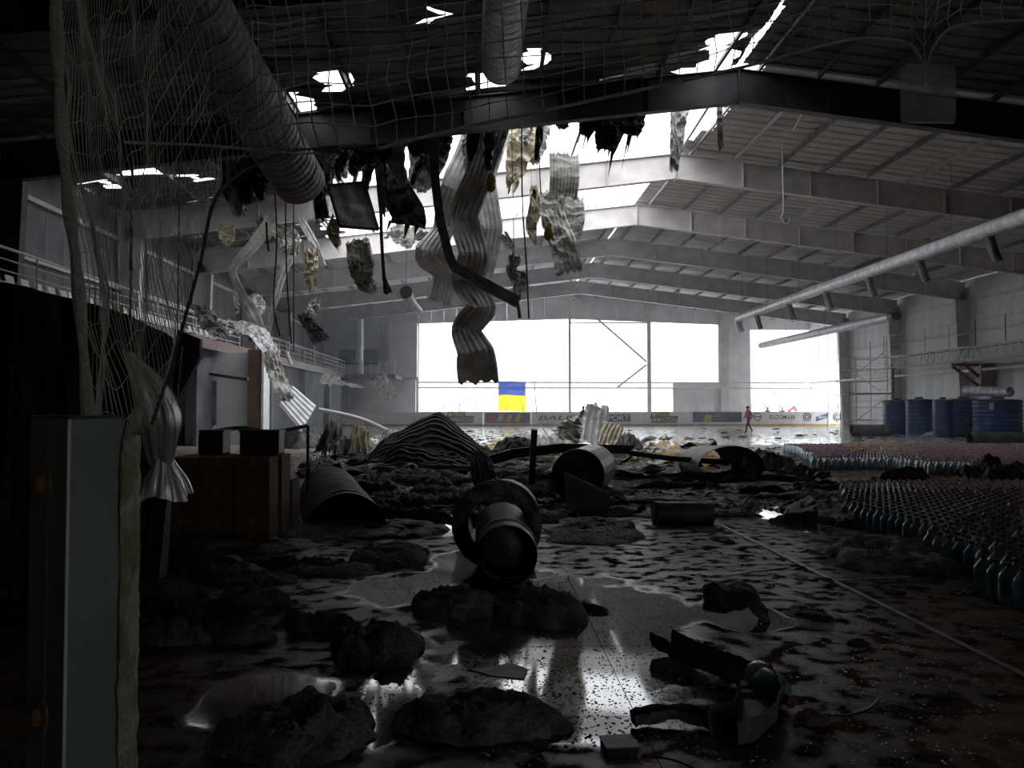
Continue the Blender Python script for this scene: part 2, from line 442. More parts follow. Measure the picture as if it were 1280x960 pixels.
# ---- portal frames
def frame(i, y):
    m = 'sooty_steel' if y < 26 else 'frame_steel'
    e = empty('portal_frame', (XR, y, 0), kind='structure')
    dr, de = 1.06, 1.14
    for sgn in (-1, 1):
        mb = MB(); xe = XR + sgn * (HALF - .3)
        zt = lambda x: zroof(x) - .26
        zb = lambda x: zroof(x) - .26 - (dr + (de - dr) * abs(x - XR) / HALF)
        tapered(mb, XR, xe, zb(XR), zb(xe), zt(XR), zt(xe), y, .016)
        for zf in (zt, zb):
            mb.bar((XR, y, zf(XR)), (xe, y, zf(xe)), .30, .024)
        o = mb.build('rafter', m, e)
        sb = MB(); n = 8
        for k in range(1, n):
            x = XR + sgn * HALF * k / n
            sb.boxab((x - .008, y - .14, zb(x)), (x + .008, y + .14, zt(x)))
        sb.build('stiffener', m, o)
        cb = MB(); xo = XR + sgn * (HALF - .12); xt = XR + sgn * (HALF - 1.05); xb = XR + sgn * (HALF - .75); ztop = zb(xe)
        cb.add([(xo, y - .008, 0), (xb, y - .008, 0), (xt, y - .008, ztop), (xo, y - .008, ztop + .9), (xo, y + .008, 0), (xb, y + .008, 0), (xt, y + .008, ztop), (xo, y + .008, ztop + .9)],
               [(0, 1, 2, 3), (7, 6, 5, 4), (1, 5, 6, 2), (0, 3, 7, 4), (2, 6, 7, 3)])
        cb.bar((xo, y, 0), (xo, y, ztop + .9), .024, .32, (0, 1, 0)); cb.bar((xb, y, 0), (xt, y, ztop), .024, .32, (0, 1, 0))
        cb.box((XR + sgn * (HALF - .45), y, .015), (.9, .4, .03))
        cb.build('column', m, e)
    pl = MB()
    pl.boxab((XR - .014, y - .15, zroof(XR) - 1.4), (XR + .014, y + .15, zroof(XR) - .24)); pl.build('ridge_plate', m, e)
for i, y in enumerate(YFR[:-1]): frame(i, y)

# ---- walls
def wall_strips(name, x, ys, zb, zt, m, thick=.1):
    e = empty(name, (x, (ys[0] + ys[-1]) / 2, 0), kind='structure'); src = {}
    for k in range(len(ys) - 1):
        y0, y1 = ys[k] + .008, ys[k + 1] - .008
        z0 = zb(y0, y1)
        key = (round(z0, 2), round(y1 - y0, 3))
        loc = Vector((0, (y0 + y1) / 2, 0)) - Vector((0, e.location.y, 0))
        if key in src: clone(src[key], loc, e)
        else:
            mb = MB(); h = (y1 - y0) / 2
            mb.boxab((x - thick / 2, -h, z0), (x + thick / 2, h, zt)); 
            o = mb.build('wall_panel', m, e, origin=(x, 0, 0)); o.location = loc; src[key] = o
    return e
ysr = [YF + k * PW for k in range(int(round((YB - YF) / PW)) + 1)]; ysr[-1] = YB
wr = wall_strips('wall_right', XE, ysr, lambda a, b: 8.4 if a > 68 else 0, 9.95, 'wall_sheet')
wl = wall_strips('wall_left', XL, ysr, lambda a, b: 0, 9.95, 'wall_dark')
for z in (2.2, 4.4, 6.6, 8.6):
    g = MB(); g.boxab((XE - .2, YF, z - .08), (XE - .06, 68, z + .08)); g.build('girt', 'frame_steel', wr)
    g = MB(); g.boxab((XL + .06, YF, z - .08), (XL + .2, YB, z + .08)); g.build('girt', 'frame_steel', wl)
wf = MB(); wf.boxab((XL, YF - .12, 0), (4.0, YF, 12.7)); wf.boxab((6.4, YF - .12, 0), (XE, YF, 12.7)); wf.boxab((4.0, YF - .12, 2.4), (6.4, YF, 12.7)); tag(wf.build('wall_front', 'wall_dark'), kind='structure')   # unseen opening added behind the camera to light the post and foreground
# back gable wall
def xb(px, Y=YB): return W(px, 500, Y).x
def zb_(py, Y=YB): return W(640, py, Y).z
wb = empty('wall_back', (XR, YB, 0), kind='structure')
wins = [(xb(523), xb(712)), (xb(712), xb(811)), (xb(811), xb(899)), (xb(938), xb(1020))]
def wtop(x):
    if wins[0][0] <= x <= wins[2][1]: return 10.15 - .035 * abs(x - XR)
    if wins[3][0] <= x <= wins[3][1]: return 9.15
    return None
edges = [XL]
cuts = sorted([wins[0][0], wins[2][1], wins[3][0], wins[3][1], XE])
for c in cuts:
    n = max(1, round((c - edges[-1]) / 1.2)); a = edges[-1]
    edges += [a + (c - a) * (k + 1) / n for k in range(n)]
for a, b in zip(edges, edges[1:]):
    mb = MB(); mdl = (a + b) / 2; t = wtop(mdl); g_ = .006
    za, zc = (0, 0) if t is None else (wtop(a + .01) , wtop(b - .01))
    y0, y1 = YB, YB + .12
    mb.add([(a + g_, y0, za), (b - g_, y0, zc), (b - g_, y0, zroof(b)), (a + g_, y0, zroof(a)), (a + g_, y1, za), (b - g_, y1, zc), (b - g_, y1, zroof(b)), (a + g_, y1, zroof(a))],
           [(0, 1, 2, 3), (7, 6, 5, 4), (0, 4, 5, 1), (3, 2, 6, 7), (1, 5, 6, 2), (0, 3, 7, 4)])
    mb.build('wall_panel', 'wall_sheet', wb)
mb = MB()
for k in range(4):                                         # low infill below the third window
    x0 = xb(841) + k * (xb(899) - xb(841)) / 4; x1 = xb(841) + (k + 1) * (xb(899) - xb(841)) / 4
    m2 = MB(); m2.boxab((x0 + .01, YB - .05, 0), (x1 - .01, YB + .06, zb_(478))); m2.build('infill_panel', 'wall_sheet', wb)
for px, w_ in ((811, .36), (905, .4), (712, .22)):
    m2 = MB(); x = xb(px); m2.boxab((x - w_ / 2, YB - .32, 0), (x + w_ / 2, YB - .02, zroof(x) - .4))
    m2.boxab((x - w_, YB - .34, 0), (x + w_, YB - .32, zroof(x) - .4)) if px == 905 else None
    m2.build('gable_post', 'frame_steel', wb)
for a, b in (((716, 372), (808, 452)), ((808, 456), (772, 484))):
    m2 = MB(); m2.tube([W(*a, YB - .5), W(*b, YB - .5)], .10, 8); m2.build('brace', 'frame_steel', wb)
for py, r_ in ((478, .06), (485, .075)):
    m2 = MB(); m2.tube([(wins[0][0], YB - .42, zb_(py)), (wins[3][1], YB - .42, zb_(py))], r_, 8); m2.build('rail', 'frame_steel', wb)
m2 = MB(); m2.boxab((xb(712), YB - .2, zb_(403) - .06), (xb(811), YB - .05, zb_(403) + .06)); m2.build('lintel', 'frame_steel', wb)
for n, (a, b) in enumerate(wins):
    e = empty('window_%d' % (n + 1), ((a + b) / 2, YB + .06, 0), kind='structure')
    k = max(2, round((b - a) / 3.2)); zt = min(wtop(a + .02), wtop(b - .02))
    for j in range(k):
        x0 = a + (b - a) * j / k; x1 = a + (b - a) * (j + 1) / k
        for zz0, zz1 in ((.1, 4.0), (4.06, zt - .05)):
            m2 = MB(); m2.boxab((x0 + .03, YB + .05, zz0), (x1 - .03, YB + .062, zz1)); m2.build('pane', 'pane', e)
    m2 = MB(); f_ = .05
    for (p, q) in (((a, 0), (a + f_, zt)), ((b - f_, 0), (b, zt)), ((a, 0), (b, .1)), ((a, 4.0), (b, 4.06))):
        m2.boxab((p[0], YB + .02, p[1]), (q[0], YB + .1, q[1]))
    m2.build('window_frame', 'white_paint', e)
e = empty('window_5', (XE, 72, 0), kind='structure')
for j in range(4):
    y0 = 68.1 + j * 1.95
    for zz0, zz1 in ((.1, 4.0), (4.1, 8.35)):
        m2 = MB(); m2.boxab((XE - .01, y0, zz0), (XE + .01, y0 + 1.85, zz1)); m2.build('pane', 'pane', e)
m2 = MB()
for j in range(5): m2.boxab((XE - .05, 68.0 + j * 1.95, 0), (XE + .05, 68.1 + j * 1.95, 8.4))
m2.boxab((XE - .05, 68, 4.0), (XE + .05, 75.9, 4.1)); m2.build('window_frame', 'white_paint', e)

# ================================================================== OUTSIDE
def house(px0, px1, pyt, Y, label, hh=.55):
    a, b = W(px0, 505, Y), W(px1, 505, Y); wd = b.x - a.x; top = W(px0, pyt, Y).z; cx = (a.x + b.x) / 2; base = -.32; D = wd * 1.3
    e = empty('house', (cx, Y + D / 2, base), label, 'house')
    zw = base + (top - base) * hh
    m = MB(); m.boxab((a.x, Y, base), (b.x, Y + D, zw)); m.add([(a.x, Y, zw), (b.x, Y, zw), (cx, Y, top - .2), (a.x, Y + D, zw), (b.x, Y + D, zw), (cx, Y + D, top - .2)], [(0, 1, 2), (5, 4, 3)])
    m.build('wall', 'house', e)
    for s in (-1, 1):
        m = MB(); m.bar((cx, Y + D / 2, top), (cx + s * wd * .58, Y + D / 2, zw - .1), D + .8, .18, (0, 0, 1)); m.build('roof', 'house_roof', e)
    m = MB(); m.boxab((cx - wd * .15, Y - .05, base + 1), (cx + wd * .1, Y, base + 2.3)); m.build('window', 'frame_steel', e)
    return e
house(574, 603, 495, 190, 'small grey gabled house beyond the glass beside the flag')
house(946, 984, 489, 230, 'pale house with a wide low gable beyond the far window', .72)
house(546, 566, 502, 210, 'low pale shed beyond the glass next to the gabled house', .6)
t = MB(); base = W(606, 512, 150); base.z = -.32
rt = random.Random(5)
def branch(p, d, L, r, depth):
    q = p + d * L; t.tube([p, q], [r, r * .6], 5, False)
    if depth:
        for _ in range(3):
            branch(q, (d + Vector((rt.uniform(-.7, .7), rt.uniform(-.7, .7), rt.uniform(-.1, .5)))).normalized(), L * .68, r * .6, depth - 1)
branch(base, Vector((-.1, 0, 1)), 2.4, .1, 3)
tag(t.build('bare_tree', 'bark'), 'thin leafless tree beside the grey gabled house outside', 'tree')

# ================================================================== GALLERY
XG = -12.0; ZG = 4.55
gal = empty('spectator_gallery', (XG, 45, 0), kind='structure')
m = MB(); m.boxab((XL + .2, 10, ZG - .3), (XG, 70, ZG)); m.boxab((XL + .2, 70, ZG - .3), (-7.7, 75.8, ZG)); m.build('slab', 'concrete', gal)
m = MB(); m.boxab((XG, 10, ZG - .34), (XG + .05, 70, ZG + .12)); m.build('fascia', 'red_trim', gal)
m = MB(); m.boxab((-11.95, 69.9, ZG - .34), (-7.7, 69.95, ZG + .05)); m.build('fascia', 'concrete', gal)
for k in range(24):
    y0 = 10 + k * 2.5
    xo = XL + .35 if k < 10 else XG - .55
    m = MB(); m.boxab((xo, y0 + .01, 0), (xo + .15, y0 + 2.49, ZG - .3)); m.build('front_panel', 'char' if k < 10 else 'gallery_wall', gal)  # near panels coloured black for the shade under the gallery
for y in [12 + 8.5 * k for k in range(7)]:
    m = MB(); m.boxab((XG - .4, y - .2, 0), (XG - .02, y + .2, ZG - .3)); m.build('pillar', 'char' if y < 36 else 'concrete', gal)  # near pillars blackened to match that shade
m = MB(); m.boxab((XL + .2, 10, ZG), (-14.2, 70, ZG + .45)); m.build('seat_tier', 'concrete', gal)
m = MB(); m.boxab((-11.6, 75, 0), (-6.4, 75.8, ZG - .3)); m.build('corner_wall', 'wall_sheet', gal)
m = MB(); m.boxab((-8.9, 74.6, ZG), (-6.25, 75.9, 9.6)); m.build('corner_pier', 'wall_sheet', gal)
for k in range(2):
    m = MB(); m.boxab((-13.6 + k * 2.0, 75.7, ZG + 1.2), (-12.0 + k * 2.0, 75.9, ZG + 2.6)); m.build('office_window', 'black_plastic', gal)
def railing(name, a, b, label, n, h=1.15):
    a = Vector(a); b = Vector(b)
    e = empty(name, (a + b) / 2, label, 'railing')
    for k in range(n + 1):
        p = a.lerp(b, k / n); mm = MB(); mm.tube([p, p + Vector((0, 0, h))], .03, 6); mm.build('post', 'rail_white', e)
    for z, r_ in ((h, .035), (h * .75, .018), (h * .5, .018), (h * .25, .018)):
        mm = MB(); mm.tube([a + Vector((0, 0, z)), b + Vector((0, 0, z))], r_, 6); mm.build('rail', 'rail_white', e)
railing('guard_railing', (XG - .1, 12, ZG), (XG - .1, 40, ZG), 'white tube railing along the gallery seats behind the net', 14)
railing('guard_railing', (XG - .1, 46, ZG), (XG - .1, 69.8, ZG), 'white tube railing on the gallery beyond the wreckage', 14)
railing('guard_railing', (-11.3, 70.1, ZG), (-7.8, 70.1, ZG), 'short white railing across the gallery end by the grey pier', 5)
# vertical duct on the gallery corner
m = MB(); c0 = W(449, 470, 70.5)
m.tube([(c0.x, 70.5, ZG + .002)] + [(c0.x, 70.5, ZG + .4 * k) for k in range(1, 14)], .36, 14); tag(m.build('riser_duct', 'galv', smooth=False), 'pale vertical round duct standing on the gallery corner', 'duct')
# seats
def seat(e, m_):
    m = MB(); m.boxab((-.2, -.2, .38), (.2, .2, .42)); m.boxab((-.2, -.2, .42), (-.17, .2, .45)); m.build('seat_pan', m_, e)
    m = MB(); m.add([(-.2, -.2, .42), (-.17, -.2, .42), (-.26, -.19, .8), (-.29, -.19, .8), (-.2, .2, .42), (-.17, .2, .42), (-.26, .19, .8), (-.29, .19, .8)], [(0, 1, 2, 3), (7, 6, 5, 4), (0, 4, 5, 1), (1, 5, 6, 2), (2, 6, 7, 3), (3, 7, 4, 0)]); m.build('backrest', m_, e)
    m = MB(); m.boxab((-.04, -.04, 0), (.04, .04, .38)); m.build('pedestal', 'seat_dark', e)
rs = random.Random(11)
protos = {}
for row, (x, z) in enumerate(((-13.0, ZG), (-14.6, ZG + .45))):
    for k in range(30):
        y = 18.4 + k * .72
        col = 'seat_white' if rs.random() < .62 else ('seat_yellow' if 30 < y < 34 else rs.choice(('seat_white', 'seat_red', 'seat_dark')))
        lab = {'seat_white': 'white', 'seat_yellow': 'yellow', 'seat_red': 'red', 'seat_dark': 'black'}[col] + ' plastic spectator seat ' + ('behind the gallery railing' if row == 0 else 'on the raised step by the gallery wall')
        if col not in protos:
            e = empty('spectator_seat', (0, 0, 0)); seat(e, col); protos[col] = e; e.location = (x, y, z); tag(e, lab, 'seat', 'seats on the gallery, ' + lab)
        else:
            s = protos[col]; e = clone(s, (x, y, z)); tag(e, lab, 'seat', 'seats on the gallery, ' + lab)
            for ch in s.children: clone(ch, ch.location, e)

# ================================================================== RINK BOARDS
YR = 72.0
def text(body, parent, px0, px1, py0, py1, m, Y, shear=0.0, dy=0.0):
    c = bpy.data.curves.new('lettering', 'FONT'); c.body = body; c.shear = shear; c.extrude = .004; c.offset = .012
    t_ = bpy.data.objects.new('lettering', c); COL.objects.link(t_)
    bpy.context.view_layer.update()
    me = bpy.data.meshes.new_from_object(t_.evaluated_get(bpy.context.evaluated_depsgraph_get()))
    COL.objects.unlink(t_); bpy.data.objects.remove(t_)
    xs = [v.co.x for v in me.vertices]; ys = [v.co.y for v in me.vertices]
    a, b = W(px0, py1, Y), W(px1, py0, Y)
    sx = (b.x - a.x) / (max(xs) - min(xs)); sy = (b.z - a.z) / (max(ys) - min(ys)); off = ORG[parent.name]
    for v in me.vertices:
        x, y, z = v.co; v.co = Vector((a.x + (x - min(xs)) * sx, Y - z, a.z + (y - min(ys)) * sy)) - off
    o = bpy.data.objects.new('lettering', me); COL.objects.link(o); o.parent = parent; me.materials.clear(); me.materials.append(MATS[m]); ORG[o.name] = off
    return o
def quad(parent, name, pts, m, Y, t_=.006):
    mb = MB(); n = len(pts); P = [W(px, py, Y) for px, py in pts]
    mb.add([p for p in P] + [p + Vector((0, t_, 0)) for p in P], [tuple(range(n)), tuple(range(2 * n - 1, n - 1, -1))] + [(i, n + i, n + (i + 1) % n, (i + 1) % n) for i in range(n)])
    return mb.build(name, m, parent)
def ring(parent, px, py, r, m, Y, th=.18):
    mb = MB(); c = W(px, py, Y); rr = r * Y / F; n = 24
    pts = [c + Vector((math.cos(2 * math.pi * k / n) * rr, 0, math.sin(2 * math.pi * k / n) * rr)) for k in range(n + 1)]
    mb.tube(pts, rr * th, 6, False); return mb.build('logo_ring', m, parent)
cuts = [(415, 478), (478, 545), (545, 604), (604, 664), (664, 742), (742, 802), (802, 860), (860, 930), (930, 1002), (1002, 1058), (1058, 1088), (1088, 1118), (1118, 1160)]
labs = ['bare pale rink board below the gallery', 'pale rink board with faint grey lettering beside the corner wall', 'rink board lettered in a yellow and black slanted block, beside the house view', 'rink board with a dark red and orange banner under the flag',
        'rink board with wide black BAUER lettering', 'rink board with white SPORT lettering on dark plate', 'rink board with the yellow slanted two-line block between SPORT and the navy banner', 'rink board with a navy banner and gold square',
        'rink board behind the walking person in red jacket', 'rink board with two ring logos and a slanted word', 'rink board with a dusty grey-pink banner', 'rink board with a red banner beside the blue tank', 'rink board hidden partly behind the blue tanks']
BD = []
for (a, b), l in zip(cuts, labs):
    x0, x1 = W(a, 520, YR).x, W(b, 520, YR).x
    e = empty('rink_board', ((x0 + x1) / 2, YR, 0), l, 'rink board'); BD.append(e)
    m = MB(); m.boxab((x0 + .01, YR, .2), (x1 - .01, YR + .08, 1.26)); m.build('panel', 'board_white', e)
    m = MB(); m.boxab((x0 + .01, YR - .02, 0), (x1 - .01, YR + .08, .2)); m.build('kick_strip', 'kick_yellow', e)
    m = MB(); m.boxab((x0, YR - .03, 1.26), (x1, YR + .1, 1.30)); m.build('cap_rail', 'white_paint', e)
    n = max(2, int((x1 - x0) / 1.3))
    for k in range(n):
        x = x0 + (x1 - x0) * (k + .5) / n; m = MB(); m.boxab((x - .025, YR + .02, 1.3), (x + .025, YR + .07, 2.0)); m.build('glass_post', 'frame_steel', e)
Yt = YR - .012
text('KCK', BD[1], 515, 540, 520, 527, 'wall_sheet', Yt, .2)
def parimatch(e, x):
    quad(e, 'logo_block', [(x + 3, 514.5), (x + 25, 514.5), (x + 24, 520), (x + 36, 520), (x + 34, 528.5), (x + 2, 528.5), (x + 3, 523), (x, 523)], 'ink', Yt)
    text('PARI', e, x + 8, x + 23, 515.5, 520.5, 'ad_yellow', Yt - .012, .3)
    text('MATCH', e, x + 9, x + 34, 522, 527.3, 'ad_yellow', Yt - .012, .3)
    quad(e, 'logo_mark', [(x + 4, 516), (x + 8, 516), (x + 7, 520.5), (x + 3, 520.5)], 'ad_yellow', Yt - .012); quad(e, 'logo_mark', [(x + 5, 522.5), (x + 9, 522.5), (x + 8, 527), (x + 4, 527)], 'ad_yellow', Yt - .012)
parimatch(BD[2], 557); parimatch(BD[6], 812)
quad(BD[3], 'banner', [(607, 516), (662, 516), (662, 529), (607, 529)], 'ad_maroon', Yt)
for x0, mm in ((609, 'ad_red'), (621, 'cream_wool'), (632, 'ad_orange'), (643, 'ad_gold'), (652, 'ad_blue')):
    quad(BD[3], 'banner_stripe', [(x0 + 3, 518), (x0 + 9, 518), (x0 + 6, 527), (x0, 527)], mm, Yt - .012)
text('BAUER', BD[4], 673, 731, 519.5, 525, 'ink', Yt, .25)
quad(BD[5], 'plate', [(753, 518), (788, 518), (788, 527), (753, 527)], 'navy', Yt); text('SPORT', BD[5], 754.5, 786.5, 519.2, 525.8, 'ad_white', Yt - .012)
quad(BD[7], 'banner', [(866, 514.5), (927, 514.5), (927, 527.5), (866, 527.5)], 'navy', Yt)
quad(BD[7], 'gold_square', [(882, 517), (891, 519), (888, 528), (879, 527)], 'ad_gold', Yt - .012)
for py, x1 in ((517.5, 905), (520, 902), (524, 909)): quad(BD[7], 'script_line', [(893, py), (x1, py), (x1, py + .8), (893, py + .8)], 'ad_gold', Yt - .012)
ring(BD[8], 947, 521, 4.6, 'ink', Yt, .12); quad(BD[8], 'logo_bar', [(943, 520.3), (951, 520.3), (951, 521.7), (943, 521.7)], 'ink', Yt)
text('ELCOM.UA', BD[8], 962, 994, 519, 524, 'ink', Yt, .1)
ring(BD[9], 1009, 521, 4.8, 'ink', Yt, .13); ring(BD[9], 1009, 521, 2.4, 'ad_blue', Yt, .3); ring(BD[9], 1046, 521, 4.6, 'ink', Yt, .13); ring(BD[9], 1046, 521, 2.2, 'ad_blue', Yt, .3)
quad(BD[9], 'slanted_plate', [(1020, 521), (1037, 516), (1037, 521.5), (1020, 527)], 'ad_blue', Yt); text('Sport', BD[9], 1022, 1036, 519.5, 523.5, 'ad_white', Yt - .012, .3)
quad(BD[10], 'banner', [(1059, 515), (1085, 515), (1085, 528), (1059, 528)], 'ad_pinkgrey', Yt)
quad(BD[11], 'banner', [(1091, 516), (1113, 516), (1113, 529), (1091, 529)], 'ad_red', Yt)
for py in (518.5, 521.5, 524.5): quad(BD[11], 'script_line', [(1093, py), (1110, py), (1110, py + 1), (1093, py + 1)], 'ad_pinkgrey', Yt - .012)
# flag on the far glass
fy = YB - .56
e = empty('flag', W(641, 514, fy), 'blue and yellow flag hanging against the far glass', 'flag')
def cloth(px0, px1, py0, py1, nm, mm):
    mb = MB()
    def fn(u, v):
        p = W(px0 + (px1 - px0) * u, py0 + (py1 - py0) * v, fy); p.y += .1 * math.sin(u * 11 + v * 2) * (.4 + v * .6); p.z += .05 * math.sin(u * 5); return p
    mb.grid(fn, 20, 8); mb.build(nm, mm, e, True)
cloth(623, 657, 477, 494, 'blue_half', 'flag_blue'); cloth(623, 658, 494, 514, 'yellow_half', 'flag_yellow')
m = MB(); m.tube([W(622, 476.5, fy), W(659, 476.5, fy)], .03, 6); m.build('pole', 'white_paint', e)

# ================================================================== PEOPLE
def person(base, yaw, label, top, legs, pose, hair='dark_cloth', cat='person'):
    base = Vector(base); rz = Matrix.Rotation(yaw, 3, 'Z')
    J = pose; names = list(J); 
    me = bpy.data.meshes.new('person'); idx = {n: i for i, n in enumerate(names)}
    E = [('pelvis', 'waist'), ('waist', 'chest'), ('chest', 'neck'), ('neck', 'chin'), ('chin', 'crown')]
    for s in ('l', 'r'):
        E += [('chest', s + 'sh'), (s + 'sh', s + 'el'), (s + 'el', s + 'wr'), (s + 'wr', s + 'hd'), ('pelvis', s + 'hip'), (s + 'hip', s + 'kn'), (s + 'kn', s + 'an'), (s + 'an', s + 'to')]
    me.from_pydata([J[n][0] for n in names], [(idx[a], idx[b]) for a, b in E], [])
    o = bpy.data.objects.new('person', me); COL.objects.link(o)
    o.modifiers.new('skin', 'SKIN'); 
    for i, n in enumerate(names):
        r_ = J[n][1]; me.skin_vertices[0].data[i].radius = r_ if isinstance(r_, tuple) else (r_, r_); me.skin_vertices[0].data[i].use_root = (n == 'pelvis')
    sb = o.modifiers.new('sub', 'SUBSURF'); sb.levels = 2
    bpy.context.view_layer.update()
    m2 = bpy.data.meshes.new_from_object(o.evaluated_get(bpy.context.evaluated_depsgraph_get()))
    COL.objects.unlink(o); bpy.data.objects.remove(o)
    m2.materials.clear()
    for k in (top, legs, 'skin'): m2.materials.append(MATS[k])
    hz = J['chin'][0][2] - .05; wz = J['pelvis'][0][2] - .05
    hands = [Vector(J[s + 'hd'][0]) for s in 'lr']
    for p in m2.polygons:
        c = p.center; p.use_smooth = True
        p.material_index = 2 if c.z > hz or min((c - h).length for h in hands) < .09 else (0 if c.z > wz or (abs(c.x) > .2) else 1)
    zmin = min(v.co.z for v in m2.vertices)
    for v in m2.vertices: v.co.z -= zmin
    p_ = bpy.data.objects.new('person', m2); COL.objects.link(p_); p_.location = base; p_.rotation_euler = (0, 0, yaw); tag(p_, label, cat)
    ORG[p_.name] = Vector((0, 0, 0))
    hd = Vector(J['crown'][0]) - Vector((0, 0, zmin)); h = MB()
    h.lathe([(.0, .12), (.06, .105), (.1, .06), (.115, -.0), (.108, -.05)], hd + Vector((0, .015, -.03)), 12)
    ho = h.build('hair', hair, p_, True)
    return p_
def pose_walk(st=.25, bend=0.0):
    b = bend
    return {'pelvis': ((0, 0, .95), (.15, .11)), 'waist': ((0, -b * .3, 1.12), (.14, .105)), 'chest': ((0, -b * .7, 1.36), (.18, .12)), 'neck': ((0, -b, 1.52), .062), 'chin': ((0, -b - .03, 1.6), .085), 'crown': ((0, -b - .02, 1.72), .085),
            'lsh': ((.19, -b * .7, 1.4), .072), 'lel': ((.25, .12, 1.14), .056), 'lwr': ((.24, -.02, .93), .042), 'lhd': ((.23, -.06, .84), .04),
            'rsh': ((-.19, -b * .7, 1.4), .072), 'rel': ((-.25, -.06, 1.14), .056), 'rwr': ((-.22, -.22, .98), .042), 'rhd': ((-.21, -.28, .92), .04),
            'lhip': ((.09, 0, .9), .1), 'lkn': ((.1, -st * .8, .5), .068), 'lan': ((.1, -st, .09), .05), 'lto': ((.1, -st - .17, .04), .042),
            'rhip': ((-.09, 0, .9), .1), 'rkn': ((-.1, st * .35, .48), .068), 'ran': ((-.1, st * 1.3, .13), .05), 'rto': ((-.1, st * 1.3 - .14, .05), .042)}
g = G(936, 541); person((g.x, g.y, 0), R(-75), 'person in a red jacket and dark trousers walking along the boards', 'jacket_red', 'dark_cloth', pose_walk(.27, .06))
g = W(729, 505, 58); person((g.x, 58, 0), R(10), 'person in dark clothes standing behind the upright white sheet', 'dark_cloth', 'dark_cloth', pose_walk(.05, .02))
for px, l in ((959.5, 'person in dark clothes outside behind the boards, below the pale house'), (978, 'person in dark clothes outside beside the red machine arm')):
    g = W(px, 508, 79); person((g.x, 79, -.06), R(170), l, 'dark_cloth', 'dark_cloth', pose_walk(.04))
e = empty('machine_arm', W(990, 516, 82), 'red jointed machine arm outside behind the boards', 'machine')
e.location.z = -.06; ORG[e.name] = e.location.copy()
m = MB(); m.bar(W(985, 514, 82), W(993, 508.5, 82), .3, .3); m.build('boom', 'ad_red', e); m = MB(); m.bar(W(992.5, 508.5, 82), W(996, 514, 82), .25, .25); m.build('stick', 'ad_red', e)
bx_ = W(985, 514, 82); m = MB(); m.boxab((bx_.x - .8, 81.3, .3), (bx_.x + .5, 82.8, 1.2)); m.build('body', 'ad_red', e); m = MB(); m.boxab((bx_.x - 1, 81.2, -.06), (bx_.x + .7, 82.9, .3)); m.build('track', 'black_plastic', e)

# ================================================================== TANKS, PIPES AND SCAFFOLD BY THE FAR WALL
def tank(pxa, pxb, Y, h, label):
    a, b = W(pxa, 520, Y), W(pxb, 520, Y); r_ = (b.x - a.x) / 2; c = Vector(((a.x + b.x) / 2, Y + r_, 0))
    e = empty('water_tank', c, label, 'tank')
    prof = [(r_ * .97, 0)]
    n = 9
    for k in range(n):
        z = h * (k + .15) / n; dz = h / n
        prof += [(r_, z), (r_, z + dz * .6), (r_ * .965, z + dz * .7), (r_ * .965, z + dz * .8)]
    prof += [(r_, h * .985), (r_ * .96, h), (r_ * .5, h + .05)]
    m = MB(); m.lathe(prof, c, 28); m.build('body', 'tank_blue', e)
    m = MB(); m.lathe([(r_ * .3, 0), (r_ * .3, .1), (r_ * .27, .13)], c + Vector((0, 0, h + .03)), 16); m.build('lid', 'lid_black', e)
    m = MB(); m.lathe([(r_ * 1.02, 0), (r_ * 1.02, .09)], c + Vector((0, 0, h * .93)), 28); m.build('rim', 'lid_black', e)
    return e
tank(1113, 1144, 48.5, 2.1, 'dark blue water tank at the end of the row by the red banner')
tank(1142, 1173, 46.5, 2.15, 'dark blue water tank, second from the red banner')
tank(1174, 1197, 43.5, 2.1, 'narrow blue water tank standing in front of the wider ones')
tank(1196, 1236, 44.5, 2.15, 'wide blue water tank between the narrow tank and the bright blue one')
tank(1237, 1292, 42.0, 2.1, 'bright blue wide water tank with a torn white label')
m = MB(); p = W(1239.5, 508, 41.95); m.box(p, (.22, .03, .35)); tag(m.build('paper_label', 'paper'), 'torn white paper label stuck on the bright blue tank', 'label')
def pipe_ribbed(a, b, r_, step=.12, n=18, amp=.02):
    a = Vector(a); b = Vector(b); L = (b - a).length; k = int(L / step)
    pts, rs_ = [], []
    for i in range(k + 1):
        t0 = i / k
        pts += [a.lerp(b, t0), a.lerp(b, min(1, t0 + .5 / k)), a.lerp(b, min(1, t0 + .55 / k))]; rs_ += [r_ * (1 + amp), r_ * (1 + amp), r_]
    return pts, rs_
def duct(name, a, b, r_, m_, label, step=.14, mouth=None, cat='duct', n=28, band=True, amp=.025):
    a, b = Vector(a), Vector(b)
    e = empty(name, (a + b) / 2 - Vector((0, 0, r_)), label, cat)
    pts, rs_ = pipe_ribbed(a, b, r_, step, n, amp); m = MB(); m.tube(pts, rs_, n, False); m.build('tube', m_, e)
    d = (b - a).normalized()
    L_ = (b - a).length; k_ = int(L_ / max(.35, step * 3))
    for i in range(1, k_): m = MB(); q = a + d * (L_ * i / k_); m.tube([q - d * .018, q + d * .018], r_ * (1 + amp) + .012, n, False); m.build('seam_band', 'galv_dull', e)
    m = MB(); m.tube([a, b], r_ * .93, n, False); m.build('inner_wall', 'black_plastic', e)
    if band:
        for q in (a, b):
            m = MB(); m.tube([q - d * .03, q + d * .03], r_ * 1.05, n, False); m.tube([q - d * .03, q + d * .03], r_ * .93, n, False); m.build('collar', m_, e)
    return e
zt = 2.22
p = W(1208, 492, 45.2); q = W(1262, 492, 42.3)
duct('spiral_duct', (p.x, 45.2, zt + .42), (q.x, 42.3, zt + .30), .27, 'galv', 'pale spiral duct lying across the tops of the blue tanks')
